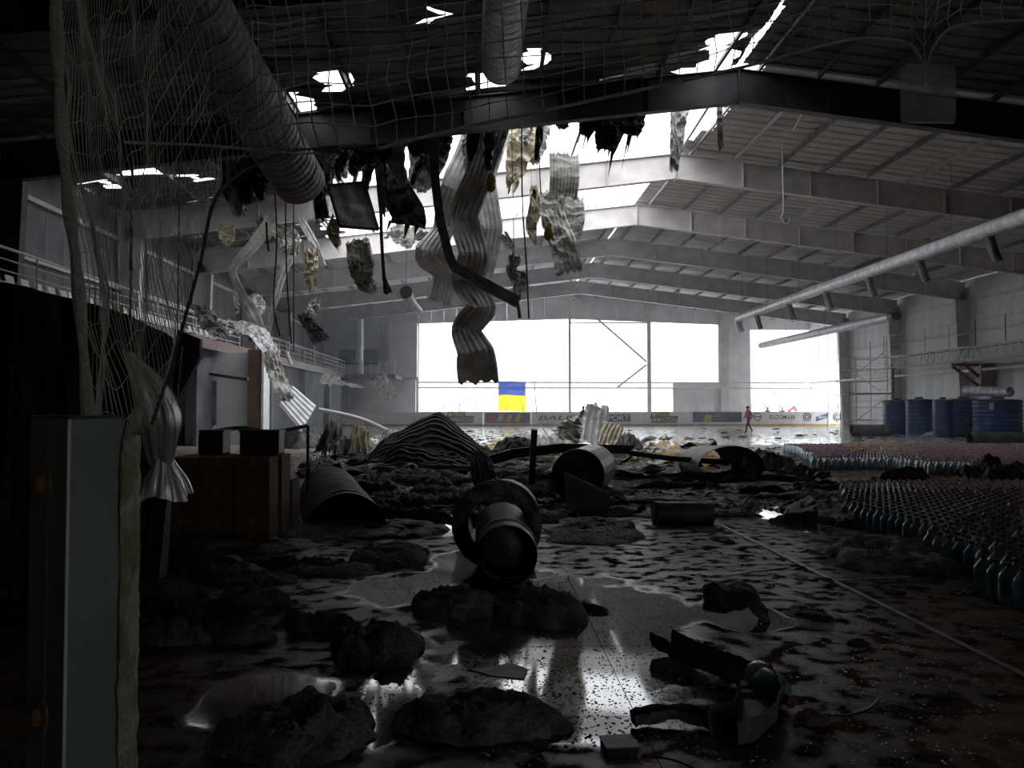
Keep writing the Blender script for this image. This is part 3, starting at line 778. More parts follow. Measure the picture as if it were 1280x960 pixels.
p = G(1070, 545); q = W(1124, 540, p.y - 1); duct('spiral_duct', (p.x, p.y + .5, .33), (q.x, p.y + .2, .33), .33, 'galv_dull', 'grey duct lying on the floor before the red banner')
p = G(1220, 557); duct('spiral_duct', (p.x, p.y + .4, .29), (p.x + 4.5, p.y + .1, .29), .29, 'galv_dull', 'long grey duct lying on the floor before the bright blue tank')
for px, py, s_, l in ((1138, 540, .55, 'dark crumpled sheet heaped against the blue tanks'), (1168, 545, .4, 'torn grey film lying before the narrow blue tank')):
    p = G(px, py); m = MB()
    def fn(u, v, p=p, s_=s_): 
        q = Vector(((u - .5) * 4 * s_, (v - .5) * 2 * s_, 0)); q.z = max(0, .9 * s_ * (1 - (2 * u - 1) ** 2) * (1 - (2 * v - 1) ** 2) + .35 * s_ * nz(q, 2.3, px)); return q + p
    m.grid(fn, 22, 12); tag(m.build('crumpled_sheet', 'sheet_dark' if s_ > .5 else 'galv'), l, 'sheet')
# long duct with outlet drops, hanging under the roof
XD = 18.0; ZD = 8.02
e = empty('ventilation_duct', (XD, 40, ZD), 'long silver ventilation duct with short outlet drops under the roof', 'duct')
pts, rs_ = pipe_ribbed((XD, 18, ZD), (XD, 55.8, ZD), .27, .6, 16, .03); m = MB(); m.tube(pts, rs_, 16); m.build('tube', 'galv', e)
for k, y in enumerate((52.2, 46.6, 41.5, 36.8, 32.4, 27.8, 23.2)):
    m = MB(); m.tube([(XD, y, ZD - .1), (XD + .15, y - .05, ZD - .75), (XD + .28, y - .1, ZD - 1.15)], [.17, .16, .16], 12); m.build('outlet', 'galv_dull', e)
m = MB(); m.tube([(XD, 55.8, ZD), (XD + .05, 56.1, ZD - .2), (XD + .15, 56.2, ZD - .6), (XD + .3, 56.2, ZD - 1.0)], .24, 12); m.build('elbow', 'galv', e)
for y in range(20, 56, 5):
    m = MB(); m.tube([(XD, y, ZD + .25), (XD, y, zroof(XD) - .3)], .012, 5); m.build('hanger', 'purlin_steel', e)
e = empty('ventilation_duct', (26, 56, 7.5), 'silver duct with an open black end along the far side wall', 'duct')
pts, rs_ = pipe_ribbed((26, 49.8, 7.5), (26, 74, 7.5), .3, .6, 16, .03); m = MB(); m.tube(pts, rs_, 16, False); m.build('tube', 'galv', e)
m = MB(); m.tube([(26, 49.5, 7.5), (26, 50.1, 7.5)], .33, 16, False); m.tube([(26, 49.6, 7.5), (26, 50.3, 7.5)], .25, 16, True); m.build('open_end', 'black_plastic', e)
for y in (52, 60, 68): m = MB(); m.tube([(26, y, 7.7), (26, y, zroof(26) - .3)], .012, 5); m.build('hanger', 'purlin_steel', e)
# pipe along wall
m = MB(); m.tube([(30.4, 30, 4.0), (30.4, 75, 4.0)], .08, 8); tag(m.build('wall_pipe', 'white_paint'), 'long thin pale pipe running along the panelled side wall', 'pipe')
# truss walkway
XT = 29.0; zt_, zb2 = 5.28, 4.55
e = empty('lattice_walkway', (XT, 48, zb2), 'steel lattice girder walkway with railings along the panelled wall', 'walkway')
ya, yb = 38.0, 57.0
for x in (XT, XT + .9):
    for z in (zt_, zb2): m = MB(); m.tube([(x, ya, z), (x, yb, z)], .05, 6); m.build('chord', 'frame_steel', e)
    n = 24
    for k in range(n):
        y0 = ya + (yb - ya) * k / n; y1 = ya + (yb - ya) * (k + .5) / n; y2 = ya + (yb - ya) * (k + 1) / n
        m = MB(); m.tube([(x, y0, zb2), (x, y1, zt_)], .03, 5); m.tube([(x, y1, zt_), (x, y2, zb2)], .03, 5); m.build('diagonal', 'white_paint', e)
m = MB(); m.boxab((XT, ya, zt_ + .03), (XT + .9, yb, zt_ + .07)); m.build('deck', 'purlin_steel', e)
for k in range(8):
    y = ya + (yb - ya) * k / 7; m = MB(); m.tube([(XT, y, zt_), (XT, y, zt_ + 1.6)], .03, 6); m.build('rail_post', 'sooty_steel' if k in (2, 3) else 'frame_steel', e)
for z in (.85, 1.55): m = MB(); m.tube([(XT, ya, zt_ + z), (XT, yb, zt_ + z)], .025, 6); m.build('guard_rail', 'frame_steel', e)
for y in (ya + 3, yb - .3):
    m = MB(); m.bar((XT + .45, y, 0), (XT + .45, y, zb2), .16, .16); m.build('support', 'red_steel', e)
# red bracket
e = empty('wall_bracket', (29.9, 48.2, 2.9), 'dark red steel bracket below the lattice walkway', 'bracket')
for a, b in (((28.6, 48, 4.3), (31.3, 48, 4.3)), ((28.7, 48, 4.2), (30.3, 48, 3.0)), ((30.3, 48, 3.0), (31.3, 48, 3.0)), ((29.6, 48, 4.2), (30.4, 48, 3.5))):
    m = MB(); m.bar(a, b, .14, .16); m.build('arm', 'red_steel', e)
m = MB(); m.boxab((30.3, 47.7, 2.8), (31.2, 48.3, 4.4)); m.build('bracket_plate', 'red_steel', e)
# scaffold tower
e = empty('scaffold_tower', (26.5, 55, 0), 'thin tube scaffold tower standing behind the blue tanks', 'scaffold')
xs_, ys_ = (25.4, 27.6), (53.8, 56.2)
for x in xs_:
    for y in ys_: m = MB(); m.tube([(x, y, 0), (x, y, 6.4 if x > 26 else 5.2)], .03, 6); m.build('standard', 'frame_steel', e)
for z in (.8, 1.7, 2.6, 3.5, 4.3, 5.1):
    for y in ys_: m = MB(); m.tube([(xs_[0] - .5, y, z), (xs_[1] + .5, y, z)], .022, 5); m.build('ledger', 'frame_steel', e)
    for x in xs_: m = MB(); m.tube([(x, ys_[0], z), (x, ys_[1], z)], .022, 5); m.build('transom', 'frame_steel', e)
for k in range(3):
    m = MB(); z = .8 + 1.6 * k; m.tube([(xs_[k % 2], ys_[0], z), (xs_[1 - k % 2], ys_[0], z + 1.6)], .02, 5); m.build('cross_brace', 'frame_steel', e)
m = MB(); m.boxab((24.9, 53.9, 2.62), (28.1, 55, 2.68)); m.build('deck_board', 'sheet_dark', e)
for k in range(9): m = MB(); m.tube([(27.0, 53.7, .5 + k * .6), (27.5, 53.7, .5 + k * .6)], .015, 5); m.build('rung', 'frame_steel', e)

# ================================================================== BOTTLES
BH = .36; BR = .083
prof = [(BR * .85, 0), (BR, .02), (BR, .09), (BR * .94, .10), (BR, .115), (BR, .22), (BR * .9, .255), (BR * .5, .30), (BR * .30, .32), (BR * .30, .335)]
m = MB(); m.lathe(prof, (0, 0, 0), 10); b0 = m.build('water_bottle', 'bottle', None, True, origin=(0, 0, 0))
m = MB(); m.lathe([(BR * .36, .328), (BR * .36, .355), (BR * .32, .36)], (0, 0, 0), 8); c0 = m.build('cap', 'cap_red', b0, origin=(0, 0, 0))
rb = random.Random(21)
near, far = [], []
def inblock(x, y):
    # stepped front edge of the near block
    if y < 7.0: return x > 4.28
    if y < 8.5: return x > 4.66
    if y < 9.4: return x > 5.0
    if y < 10.8: return x > 4.95
    return x > 5.0 + (y - 10.8) * .42
y = 6.2
while y < 14.3:
    x = 4.2
    while x < min(10.2, .72 * y + .5):
        if inblock(x, y) and rb.random() > .03: near.append((x + rb.uniform(-.006, .006), y + rb.uniform(-.006, .006)))
        x += .182
    y += .182
vis = sorted([p for p in near if p[0] < p[1] * .675 + .1], key=lambda p: p[1])
ind = vis[:300]; rest = vis[300:] + [p for p in near if p not in set(vis)]
lab = 'clear water bottle with dark red cap in the block'
for k, (x, y) in enumerate(ind):
    rz = rb.random() * 6
    if k == 0: o = b0; o.location = (x, y, .003); o.rotation_euler = (0, 0, rz)
    else:
        o = clone(b0, (x, y, .003), None, (0, 0, rz)); clone(c0, (0, 0, 0), o)
    tag(o, lab + ' beside the charred blanket', 'bottle', 'bottles of the front block')
def far_field(pts, name, label):
    e = empty(name, (pts[0][0], pts[0][1], 0), label, 'bottle', kind='stuff')
    a, c = MB(), MB()
    pr = [(BR * .95, 0), (BR, .1), (BR, .22), (BR * .8, .27), (BR * .3, .325)]
    for x, y in pts:
        a.lathe(pr, (x, y, .003), 7); c.lathe([(BR * .42, .322), (BR * .42, .362)], (x, y, .003), 6)
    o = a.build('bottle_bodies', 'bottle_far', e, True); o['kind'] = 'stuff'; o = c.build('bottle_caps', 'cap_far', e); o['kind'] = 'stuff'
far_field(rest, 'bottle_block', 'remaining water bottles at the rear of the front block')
y = 17.6
while y < 29.0:
    x = 8.2
    while x < .70 * y + .3:
        ok = (y > 21.0 and x > 8.8 + (y - 21) * .33 + .3 * nz((y, 0, 0), .5)) or (y > 19.3 and x > 10.9) or (y > 17.9 and x > 11.6)
        if ok and x < 20 and rb.random() > .03: far.append((x + rb.uniform(-.015, .015), y + rb.uniform(-.015, .015)))
        x += .185
    y += .19
far_field(far, 'bottle_field', 'wide field of clear water bottles with pale red caps before the tanks')
# ================================================================== WRECKAGE HELPERS
def rib(u, n):                                            # trapezoid rib profile 0..1
    t = (u * n) % 1.0
    return 0 if t < .3 else ((t - .3) / .12 if t < .42 else (1 if t < .72 else (max(0, 1 - (t - .72) / .12))))
def strip(name, path, m_, label, cat='metal sheet', ribs=6, amp=.022, rag=.05, crump=.05, n=44, group=None, nu=None):
    """a hanging or lying sheet: path of (px, py, Y, width in metres, turn in degrees)"""
    K = [(*W(a, b, c), d, e) for a, b, c, d, e in path]; P = crom(K, n)
    for i in range(n):
        t = i / (n - 1) * (len(K) - 1); a = min(int(t), len(K) - 2); t -= a
        P[i] = [.4 * x + .6 * (y0 + (y1 - y0) * t) for x, y0, y1 in zip(P[i], K[a], K[a + 1])]
    nu = nu or (ribs * 6 + 1); sd = sum(ord(c) for c in label) % 97
    mb = MB(); C = [Vector(p[:3]) for p in P]
    def fn(u, v):
        i = round(v * (n - 1)); c = C[i]; t = (C[min(i + 1, n - 1)] - C[max(i - 1, 0)]).normalized()
        a = R(P[i][4]); wv = Vector((math.cos(a), math.sin(a), 0)); wv = (wv - t * wv.dot(t)).normalized(); nn = t.cross(wv)
        k = u - .5
        end = 0
        if i < 3: end = -rag * nz((u * 6, sd, 1), 1.7) * (3 - i)
        if i > n - 4: end = rag * nz((u * 6, sd, 5), 1.7) * (i - n + 4)
        q = c + wv * (P[i][3] * k) + nn * (amp * rib(u, ribs) + crump * .8 * (1 - 2.6 * abs(nz((u * 1.6, v * 5, sd), 1.3))) + .45 * crump * nz((u * 5, v * 15, sd), 1.5)) + t * end
        return q
    mb.grid(fn, nu, n)
    o = mb.build(name, m_); return tag(o, label, cat, group)
def cable(pts, r_, label, m_='black_plastic', name='hanging_cable', cat='cable', n=24, group=None):
    P = crom([tuple(W(*p)) for p in pts], n); mb = MB(); mb.tube(P, r_, 6); return tag(mb.build(name, m_), label, cat, group)
def clump_mesh(c, sx, sy, h, sd, rot=0.0, nu=40, nv=13, fold=.5, rough=1.0):
    h *= .85
    mb = MB(); c = Vector(c); cr, sr = math.cos(rot), math.sin(rot); sc = 1 / max(.15, (sx + sy) / 2)
    def fn(u, v):
        a = u * 2 * math.pi; r_ = v ** .8
        ol = 1 + .30 * nz((math.cos(a) * 1.3, math.sin(a) * 1.3, sd), 1.2) + .10 * nz((math.cos(a) * 4, math.sin(a) * 4, sd), 1.3) + .09 * nz((math.cos(a) * 11, math.sin(a) * 11, sd), 1.1)
        x, y = math.cos(a) * r_ * sx * ol, math.sin(a) * r_ * sy * ol
        z = h * max(0, 1 - v ** 3.6) ** .6
        q = (x * sc, y * sc, sd * 3.1)
        rid = 1 - abs(nz(q, 2.2, sd)) * 2.2; rid2 = 1 - abs(nz(q, 5.5, sd + 3)) * 2.0
        z *= .42 + rough * (.30 * rid + .16 * rid2 + .14 * nz(q, 11, sd)) + fold * .12 * math.sin((x * .8 + y * .6) * sc * 6 + 3 * nz(q, 1.5, sd))
        z += .07 * h * nz(q, 26, sd)
        if v > .999: z = -.002
        X, Y_ = x * cr - y * sr, x * sr + y * cr
        return c + Vector((X, Y_, max(z, -.002)))
    mb.grid(fn, nu, nv, True); return mb
def clump(px0, px1, pyt, pyb, h, label, m_='wool', name='insulation_mat', cat='insulation', rot=0.0, fold=.5, group=None, nu=56, nv=18, rough=1.0):
    yf = G((px0 + px1) / 2, pyb).y; yb_ = max(yf + .12, (1.65 - h) * F / max(4, pyt - 510)) if pyt > 514 else yf + 2
    yb_ = min(yb_, yf + 3.5)
    yc = (yf + yb_) / 2; sx = (px1 - px0) / 2 * yc / F; cx = (W(px0, 600, yc).x + W(px1, 600, yc).x) / 2
    mb = clump_mesh((cx, yc, .012), sx, max(.08, (yb_ - yf) / 2), h, (px0 * .37 + pyb * .11) % 50, rot, nu, nv, fold, rough)
    return tag(mb.build(name, m_, None, True, origin=(cx, yc, .012)), label, cat, group)

# ================================================================== CENTRAL DUCTS UNDER THE ROOF
a, b = W(215, -40, 11.5), W(374, 226, 17.0)
duct('spiral_duct', a, b, .52, 'galv', 'big spiral duct slanting down out of the roof behind the net', .17, amp=.045)
e = duct('spiral_duct', (0.55, 6, 10.9), (0.45, 21.0, 10.75), .5, 'galv', 'spiral duct running straight overhead to a broken end', .3, amp=.04)
for y in (9, 13, 17): 
    m = MB(); m.tube([(.5, y, 11.35), (.5, y, zroof(.5) - .1)], .012, 5); m.build('hanger', 'purlin_steel', e)
m = MB(); m.tube([W(300, 90, 13.4), W(302, 40, 13.4) + Vector((0, 0, 2.4))], .012, 5); tag(m.build('duct_hanger', 'purlin_steel'), 'thin steel rod holding the slanting spiral duct', 'rod')

# ================================================================== HANGING SHEETS
strip('hanging_sheet', [(612, 148, 28.2, 1.15, 20), (586, 195, 28.4, 1.15, -15), (568, 240, 28.2, 1.1, 25), (556, 285, 28.5, 1.0, -30), (535, 318, 28.2, 1.0, 10), (556, 342, 28.6, .95, -20), (549, 378, 28.5, .9, 5)], 'sheet_grey', 'corrugated grey sheet hanging in a zigzag left of the longest one, ending above the glass'.replace('left of', 'beside'))
strip('hanging_sheet', [(622, 150, 27.4, 1.0, -10), (600, 215, 27.2, 1.0, 25), (580, 270, 27.5, 1.0, -15), (592, 318, 27.1, 1.1, 20), (584, 352, 27.6, 1.15, -15), (602, 385, 27.3, 1.1, 20), (581, 412, 27.5, .95, -10), (594, 440, 27.2, 1.3, 10), (598, 478, 27.5, 1.5, -20)], 'sheet_grey', 'longest corrugated grey sheet hanging down in front of the far glass', n=80)
strip('hanging_sheet', [(628, 150, 29.0, .9, 10), (604, 225, 29.2, .95, -20), (612, 285, 28.9, 1.0, 20), (600, 345, 29.2, .9, -10)], 'sheet_grey', 'corrugated grey sheet hanging close behind the longest one')
strip('hanging_sheet', [(548, 165, 27.9, 1.3, -25), (536, 200, 28.0, 1.2, 10), (520, 240, 27.9, .8, -10)], 'sheet_pale', 'torn pale sheet hanging beside the bent dark beam', crump=.2)
strip('hanging_sheet', [(655, 150, 29.4, 1.0, 30), (650, 185, 29.3, 1.0, 0), (640, 235, 29.5, .5, -30)], 'cream_wool', 'ragged cream insulation curtain hanging from the roof edge', 'insulation', 3, .02, .3, .25)
strip('hanging_sheet', [(676, 150, 30.2, .9, 10), (672, 178, 30.1, .8, -20), (664, 205, 30.2, .5, 10)], 'sheet_grey', 'short grey torn sheet beside the cream curtain', crump=.25)
strip('hanging_sheet', [(705, 192, 29.0, 1.15, 12), (706, 222, 28.9, 1.12, 8), (704, 247, 29.1, 1.1, 10)], 'sheet_pale', 'pale fluted sheet hanging flat beneath the open roof', ribs=9, amp=.03, crump=.02)
strip('hanging_sheet', [(686, 240, 29.2, 1.0, -20), (692, 275, 29.0, 1.0, 20), (704, 305, 28.8, 1.0, -10), (712, 342, 28.9, 1.0, 5)], 'sheet_pale', 'pale crumpled sheet hanging below the fluted one', crump=.12)
strip('hanging_sheet', [(716, 246, 29.6, .9, 20), (715, 275, 29.5, .95, -10), (712, 300, 29.5, .7, 10)], 'sheet_grey', 'darker sheet hanging behind the pale crumpled one')
strip('hanging_sheet', [(667, 232, 29.0, .25, 0), (668, 262, 28.9, .5, 20), (664, 284, 29.0, .4, -20), (669, 305, 29.0, .15, 0)], 'cream_wool', 'narrow cream strip of lining hanging to a point', 'lining', 2, .01, .1, .1)
strip('hanging_sheet', [(645, 318, 27.8, .5, 10), (640, 338, 27.8, .4, -20), (652, 352, 27.9, .6, 10), (645, 372, 27.8, .3, 0)], 'sheet_pale', 'small white crumpled scrap at the end of the bent beam', crump=.18)
strip('hanging_sheet', [(628, 292, 28.3, .35, 0), (640, 312, 28.3, .35, 10)], 'galv', 'short bright metal strip beside the hanging zigzag sheets', n=14)
strip('hanging_sheet', [(500, 178, 27.6, .45, 10), (492, 215, 27.5, .5, -10), (497, 240, 27.6, 1.0, 10), (511, 270, 27.7, 1.25, -15), (508, 286, 27.6, 1.3, 10)], 'char', 'black charred sheet flaring to a ragged hem', 'lining', 2, .02, .35, .12)
strip('hanging_sheet', [(470, 162, 27.3, .3, 5), (474, 205, 27.3, .34, -5), (479, 262, 27.4, .3, 10)], 'char', 'long black strip of lining hanging straight down', 'lining', 1, .01, .2, .06)
strip('hanging_sheet', [(476, 255, 27.3, .13, 5), (477, 300, 27.3, .12, -5), (480, 345, 27.4, .12, 10), (485, 367, 27.4, .32, 10)], 'char', 'thin black tail hanging below the long black strip', 'lining', 1, .01, .1, .02)
e = empty('framed_panel', W(440, 290, 26.8), 'clear sagging roof light panel in a dark frame hanging askew', 'panel')
A, B_, C_, D_ = W(410, 232, 26.6), W(455, 228, 26.9), W(473, 287, 27.0), W(425, 283, 26.6)
m = MB(); m.grid(lambda u, v: A.lerp(B_, u).lerp(D_.lerp(C_, u), v) + Vector((0, .1 * nz((u * 3, v * 3, 1), 1.5), 0)), 14, 14); m.build('sheet', 'film_grey', e)
for p, q in ((A, B_), (B_, C_), (C_, D_), (D_, A)):
    m = MB(); m.bar(p, q, .09, .09); m.build('frame_bar', 'sheet_dark', e)
strip('hanging_sheet', [(408, 218, 26.5, .35, 0), (399, 245, 26.5, .4, 20), (404, 275, 26.6, .5, -10)], 'sheet_dark', 'dark curled sheet hanging beside the framed panel', crump=.12)
strip('hanging_sheet', [(447, 300, 27.6, .8, -10), (450, 325, 27.4, .9, 15), (455, 350, 27.6, .75, -15), (468, 366, 27.6, .3, 0)], 'sheet_pale', 'cream crumpled sheet hanging below the framed panel', crump=.2)
strip('hanging_sheet', [(420, 272, 26.8, .3, 0), (416, 290, 26.8, .45, 20), (424, 310, 26.9, .2, 0)], 'cream_wool', 'small cream tuft hanging under the framed panel', 'lining', 2, .01, .1, .12)
strip('hanging_sheet', [(425, 180, 28.5, 1.4, -40), (440, 192, 28.3, 1.4, -30), (455, 200, 28.5, 1.0, -40)], 'sheet_pale', 'pale buckled sheet caught under the roof edge', crump=.25)
strip('hanging_sheet', [(486, 290, 30.5, .9, 20), (520, 300, 30.6, 1.0, 10), (555, 296, 30.4, .8, 30)], 'sheet_pale', 'white buckled strip lying across behind the black hem', crump=.2)
for k, (x0, x1, yt_, yb_, dd) in enumerate(((722, 742, 138, 172, 26.6), (742, 775, 133, 192, 26.3), (775, 802, 133, 172, 26.5))):
    strip('roof_lining', [((x0 + x1) / 2, yt_ - 8, dd, (x1 - x0) * dd / F * 1.3, 0), ((x0 + x1) / 2 + 2, (yt_ + yb_) / 2, dd, (x1 - x0) * dd / F * 1.2, 8), ((x0 + x1) / 2 - 2, yb_, dd + .1, (x1 - x0) * dd / F * .7, -5)], 'char', ('ragged black lining scrap beside the pale sheets', 'widest ragged black lining scrap under the sooty frame', 'ragged black lining scrap beside the open ridge')[k], 'lining', 2, .02, .5, .25)
strip('roof_lining', [(850, 122, 26.9, .8, 0), (847, 160, 27, .55, 10), (842, 214, 27, .3, 0)], 'sheet_grey', 'grey torn strip hanging at the ridge', crump=.1)
strip('roof_lining', [(900, 118, 26.5, .22, 0), (899, 150, 26.5, .2, 10), (901, 184, 26.6, .18, 0)], 'sheet_dark', 'narrow dark strip dangling past the ridge', 'lining', 1, .01, .1, .05, n=16)
m = MB(); m.bar(W(893, 120, 27.0), W(851, 186, 33.2), .1, .14); tag(m.build('ridge_bar', 'white_paint'), 'pale bar along the broken ridge edge', 'bar')
# black ragged lining along the near frame and left roof edge
rl = random.Random(4)
for k in range(60):
    px = rl.choice((rl.uniform(290, 345), rl.uniform(395, 480), rl.uniform(400, 560), rl.uniform(480, 700))); dd = rl.uniform(26.2, 28.4)
    base = 205 if px < 345 else 178 - (px - 400) * .10
    ln = rl.uniform(14, 70); wd = rl.uniform(.25, .9)
    strip('roof_scrap', [(px, base - 12, dd, wd, rl.uniform(-40, 40)), (px + rl.uniform(-6, 6), base + ln * .5, dd, wd * .9, rl.uniform(-40, 40)), (px + rl.uniform(-8, 8), base + ln, dd, wd * .4, 0)], rl.choice(('char', 'sheet_dark', 'sheet_pale', 'sheet_grey')), 'small torn scrap dangling from the burnt roof edge', 'scrap', 2, .015, .2, .2, n=14, group='scraps on the roof edge', nu=9)
# yellow wool tufts
for px, py, s_ in ((614, 228, .3), (686, 290, .26), (668, 242, .12)):
    c = W(px, py, 27.2); m = MB()
    m.grid(lambda u, v: c + Vector((math.cos(u * 6.283) * math.sin(v * 3.1416) * s_ * .55, math.sin(u * 6.283) * math.sin(v * 3.1416) * s_ * .4, -math.cos(v * 3.1416) * s_)) * (1 + 0) + Vector((.1 * nz((u * 5, v * 5, px), 1.5), .1 * nz((u * 5, v * 5, py), 1.5), .12 * nz((u * 4, v * 4, 3), 1.8))), 14, 10, True)
    tag(m.build('wool_tuft', 'yellow_wool', None, True), 'orange-yellow insulation tuft caught in the hanging sheets', 'insulation', 'yellow tufts in the hanging sheets')
# bent dark beam
e = empty('bent_purlin', W(600, 350, 26.5), 'dark steel roof beam hanging down and bent sharply outward', 'beam')
P = [W(541, 128, 26.7), W(542, 168, 26.6), W(544, 225, 26.5), W(550, 275, 26.5), W(561, 318, 26.4), W(568, 335, 26.4)]
m = MB()
for p, q in zip(P, P[1:]): m.bar(p, q, .30, .14, (0, 1, 0))
m.build('hanging_length', 'sheet_dark', e)
m = MB(); m.bar(P[-1], W(648, 378, 25.8), .16, .36, (0, .3, 1)); m.build('bent_length', 'sheet_dark', e)
m = MB(); m.tube([W(647, 378, 25.8), W(650, 398, 25.8)], .06, 6); m.build('torn_tip', 'sheet_dark', e)
# pipe elbow
e = empty('broken_duct', W(514, 375, 30), 'short white flexible duct hanging with a black mouth', 'duct')
m = MB(); m.tube([W(508, 366, 29.6), W(512, 376, 29.9), W(518, 384, 30.2), W(524, 389, 30.6)], [.22, .2, .18, .15], 12, False); m.build('tube', 'white_paint', e)
m = MB(); m.tube([W(507.4, 364.5, 29.5), W(508.5, 367.5, 29.7)], .235, 12); m.build('mouth', 'black_plastic', e)
for k, (pts, r_) in enumerate((([(652, 112, 26.0), (652, 148, 26.0), (653, 250, 26.0), (658, 330, 26.0), (661, 398, 26.0)], .025), ([(640, 118, 26.3), (640, 190, 26.3), (642, 300, 26.3), (637, 340, 26.3)], .012), ([(674, 118, 26.4), (674, 190, 26.4), (676, 242, 26.4)], .02), ([(342, 80, 22), (343, 222, 22), (346, 300, 22), (342, 380, 22), (350, 420, 22)], .022),
        ([(357, 84, 22.4), (357, 215, 22.4), (358, 330, 22.4), (364, 430, 22.4)], .022), ([(367, 86, 22.6), (367, 225, 22.6), (367, 340, 22.6), (367, 440, 22.6)], .016), ([(333, 278, 21.8), (334, 300, 21.8), (336, 314, 21.8)], .03), ([(978, 152, 31), (978, 196, 31), (979, 260, 31), (976, 272, 31), (984, 280, 31), (988, 272, 31)], .02), ([(900, 246, 41), (900, 275, 41), (899, 320, 41)], .015), ([(849, 306, 52), (849, 350, 52), (850, 375, 52)], .02))):
    cable(pts, r_, 'thin dark cable hanging straight down from the burnt roof' if k < 7 else ('white cable ending in a loop under the roof beams' if k == 7 else 'thin cable dangling from the far roof beams'), 'black_plastic' if k < 7 else 'rail_white', group='hanging cables' if k != 7 else None)
m = MB(); m.tube([W(1014, 122, 27), W(992, 163, 28)], .03, 5); tag(m.build('loose_rod', 'white_paint'), 'loose pale rod hanging under the roof sheets past the ridge', 'rod')
m = MB(); m.tube([W(1092, 200, 34), W(1150, 165, 29)], .03, 5); tag(m.build('loose_rod', 'white_paint'), 'pale rod under the roof sheets above the silver duct', 'rod')
# ---- silver strips and scraps over the gallery
def ribbon(pts, wd, m_, label):
    return strip('hanging_strip', [(a, b, c, wd * (1 + .2 * math.sin(i * 2)), 25 * math.sin(i * 1.7)) for i, (a, b, c) in enumerate(pts)], m_, label, 'metal strip', 2, .03, .1, .03, n=40, nu=9)
ribbon([(343, 268, 33), (318, 305, 33), (290, 336, 33), (300, 362, 33), (317, 392, 33.2), (326, 412, 33.5)], .42, 'sheet_pale', 'bright silver strip bent in a zigzag over the gallery')
ribbon([(368, 312, 34), (352, 345, 34), (340, 388, 34), (334, 418, 34.2)], .3, 'sheet_pale', 'thin silver strip slanting down beside the zigzag one')
ribbon([(375, 273, 32), (388, 295, 32), (400, 318, 32), (405, 336, 32)], .28, 'sheet_pale', 'pale bent strip hanging beneath the grey frame')
strip('hanging_sheet', [(284, 283, 32, .6, 0), (284, 295, 32, .65, 15), (289, 305, 32, .4, -10)], 'cream_wool', 'cream scrap hanging under the grey frame over the gallery', crump=.1, n=16)
strip('hanging_sheet', [(318, 284, 33.3, 1.2, 30), (330, 290, 33.5, 1.0, -10), (345, 300, 33.3, .8, 20)], 'sheet_pale', 'white curled sheet at the top of the zigzag strip', crump=.3, n=24)
strip('hanging_sheet', [(356, 290, 33.3, .9, 0), (362, 305, 33.2, 1.0, 20), (368, 318, 33.3, .5, 0)], 'sheet_pale', 'bright crumpled sheet behind the hanging cables', crump=.3, n=20)
strip('hanging_sheet', [(390, 310, 31, .5, 20), (388, 340, 31, .55, -10), (391, 365, 31, .3, 0)], 'cream_wool', 'cream rag hanging beneath the pale bent strip', crump=.15, n=20)
strip('hanging_sheet', [(313, 372, 34.6, .7, 0), (320, 382, 34.5, .8, 30), (322, 394, 34.5, .5, 0)], 'paper', 'white torn scrap behind the zigzag strip', crump=.2, n=16)
strip('hanging_sheet', [(395, 375, 33, .4, 0), (390, 388, 33, .5, 30), (384, 396, 33, .3, 0)], 'sheet_pale', 'pale curled scrap drifting over the gallery wreckage', crump=.2, n=16)
strip('hanging_sheet', [(294, 362, 33.8, .25, 0), (296, 378, 33.8, .3, 30), (296, 392, 33.8, .15, 0)], 'sheet_grey', 'small grey rag below the bend of the zigzag strip', crump=.1, n=16)
# wrecked sheets slumped over the gallery front
for k, (pts, m_, l) in enumerate((
    ([(296, 404, 33, 1.2, 60), (315, 414, 32.6, 1.3, 40), (333, 432, 32, 1.0, 60)], 'sheet_grey', 'grey corrugated sheet folded over the gallery edge'),
    ([(300, 418, 32.4, 1.2, 50), (322, 424, 32, 1.2, 70), (340, 444, 31.4, .8, 40)], 'galv', 'bright rumpled sheet folded below the grey one on the gallery'),
    ([(336, 436, 33, .8, 60), (341, 458, 32.8, .7, 30), (350, 482, 32.4, .9, 55), (360, 500, 32, .5, 40)], 'sheet_pale', 'grey sheet drooping like a fan off the gallery'),
    ([(250, 385, 31, 1.0, 70), (262, 405, 30.8, 1.2, 60), (275, 424, 30.6, 1.0, 70)], 'sheet_dark', 'dark buckled sheet behind the gallery railing'),
    ([(378, 392, 32, .5, 20), (390, 408, 32, .6, -20), (402, 428, 32, .7, 20)], 'char', 'black burnt remnant hanging over the gallery railing'),
    ([(404, 470, 50, 2.4, 65), (420, 478, 50, 2.4, 60), (452, 486, 50, 2.0, 75)], 'sheet_pale', 'pale corrugated sheet wrapped over the gallery front near the corner'),
    ([(470, 472, 62, 2.0, 40), (480, 482, 62, 2.2, 60), (486, 500, 62, 1.6, 40)], 'sheet_grey', 'grey sheet torn off the gallery corner'))):
    strip('fallen_sheet', pts, m_, l, crump=.15, ribs=5, n=30)
CR = [W(366, 482, 34.6), W(395, 507, 34.0), W(377, 539, 32.4), W(349, 505, 33.2)]
nb = (CR[1] - CR[0]).cross(CR[3] - CR[0]).normalized(); nb = nb if nb.y < 0 else -nb
m = MB(); m.grid(lambda u, v: CR[0].lerp(CR[1], u).lerp(CR[3].lerp(CR[2], u), v) + nb * .06 * rib(v, 6), 8, 37); m.grid(lambda u, v: CR[0].lerp(CR[1], u).lerp(CR[3].lerp(CR[2], u), v) - nb * .05, 4, 4); tag(m.build('ribbed_board', 'white_paint'), 'white ribbed board tilted on its corner in the rubble', 'board')
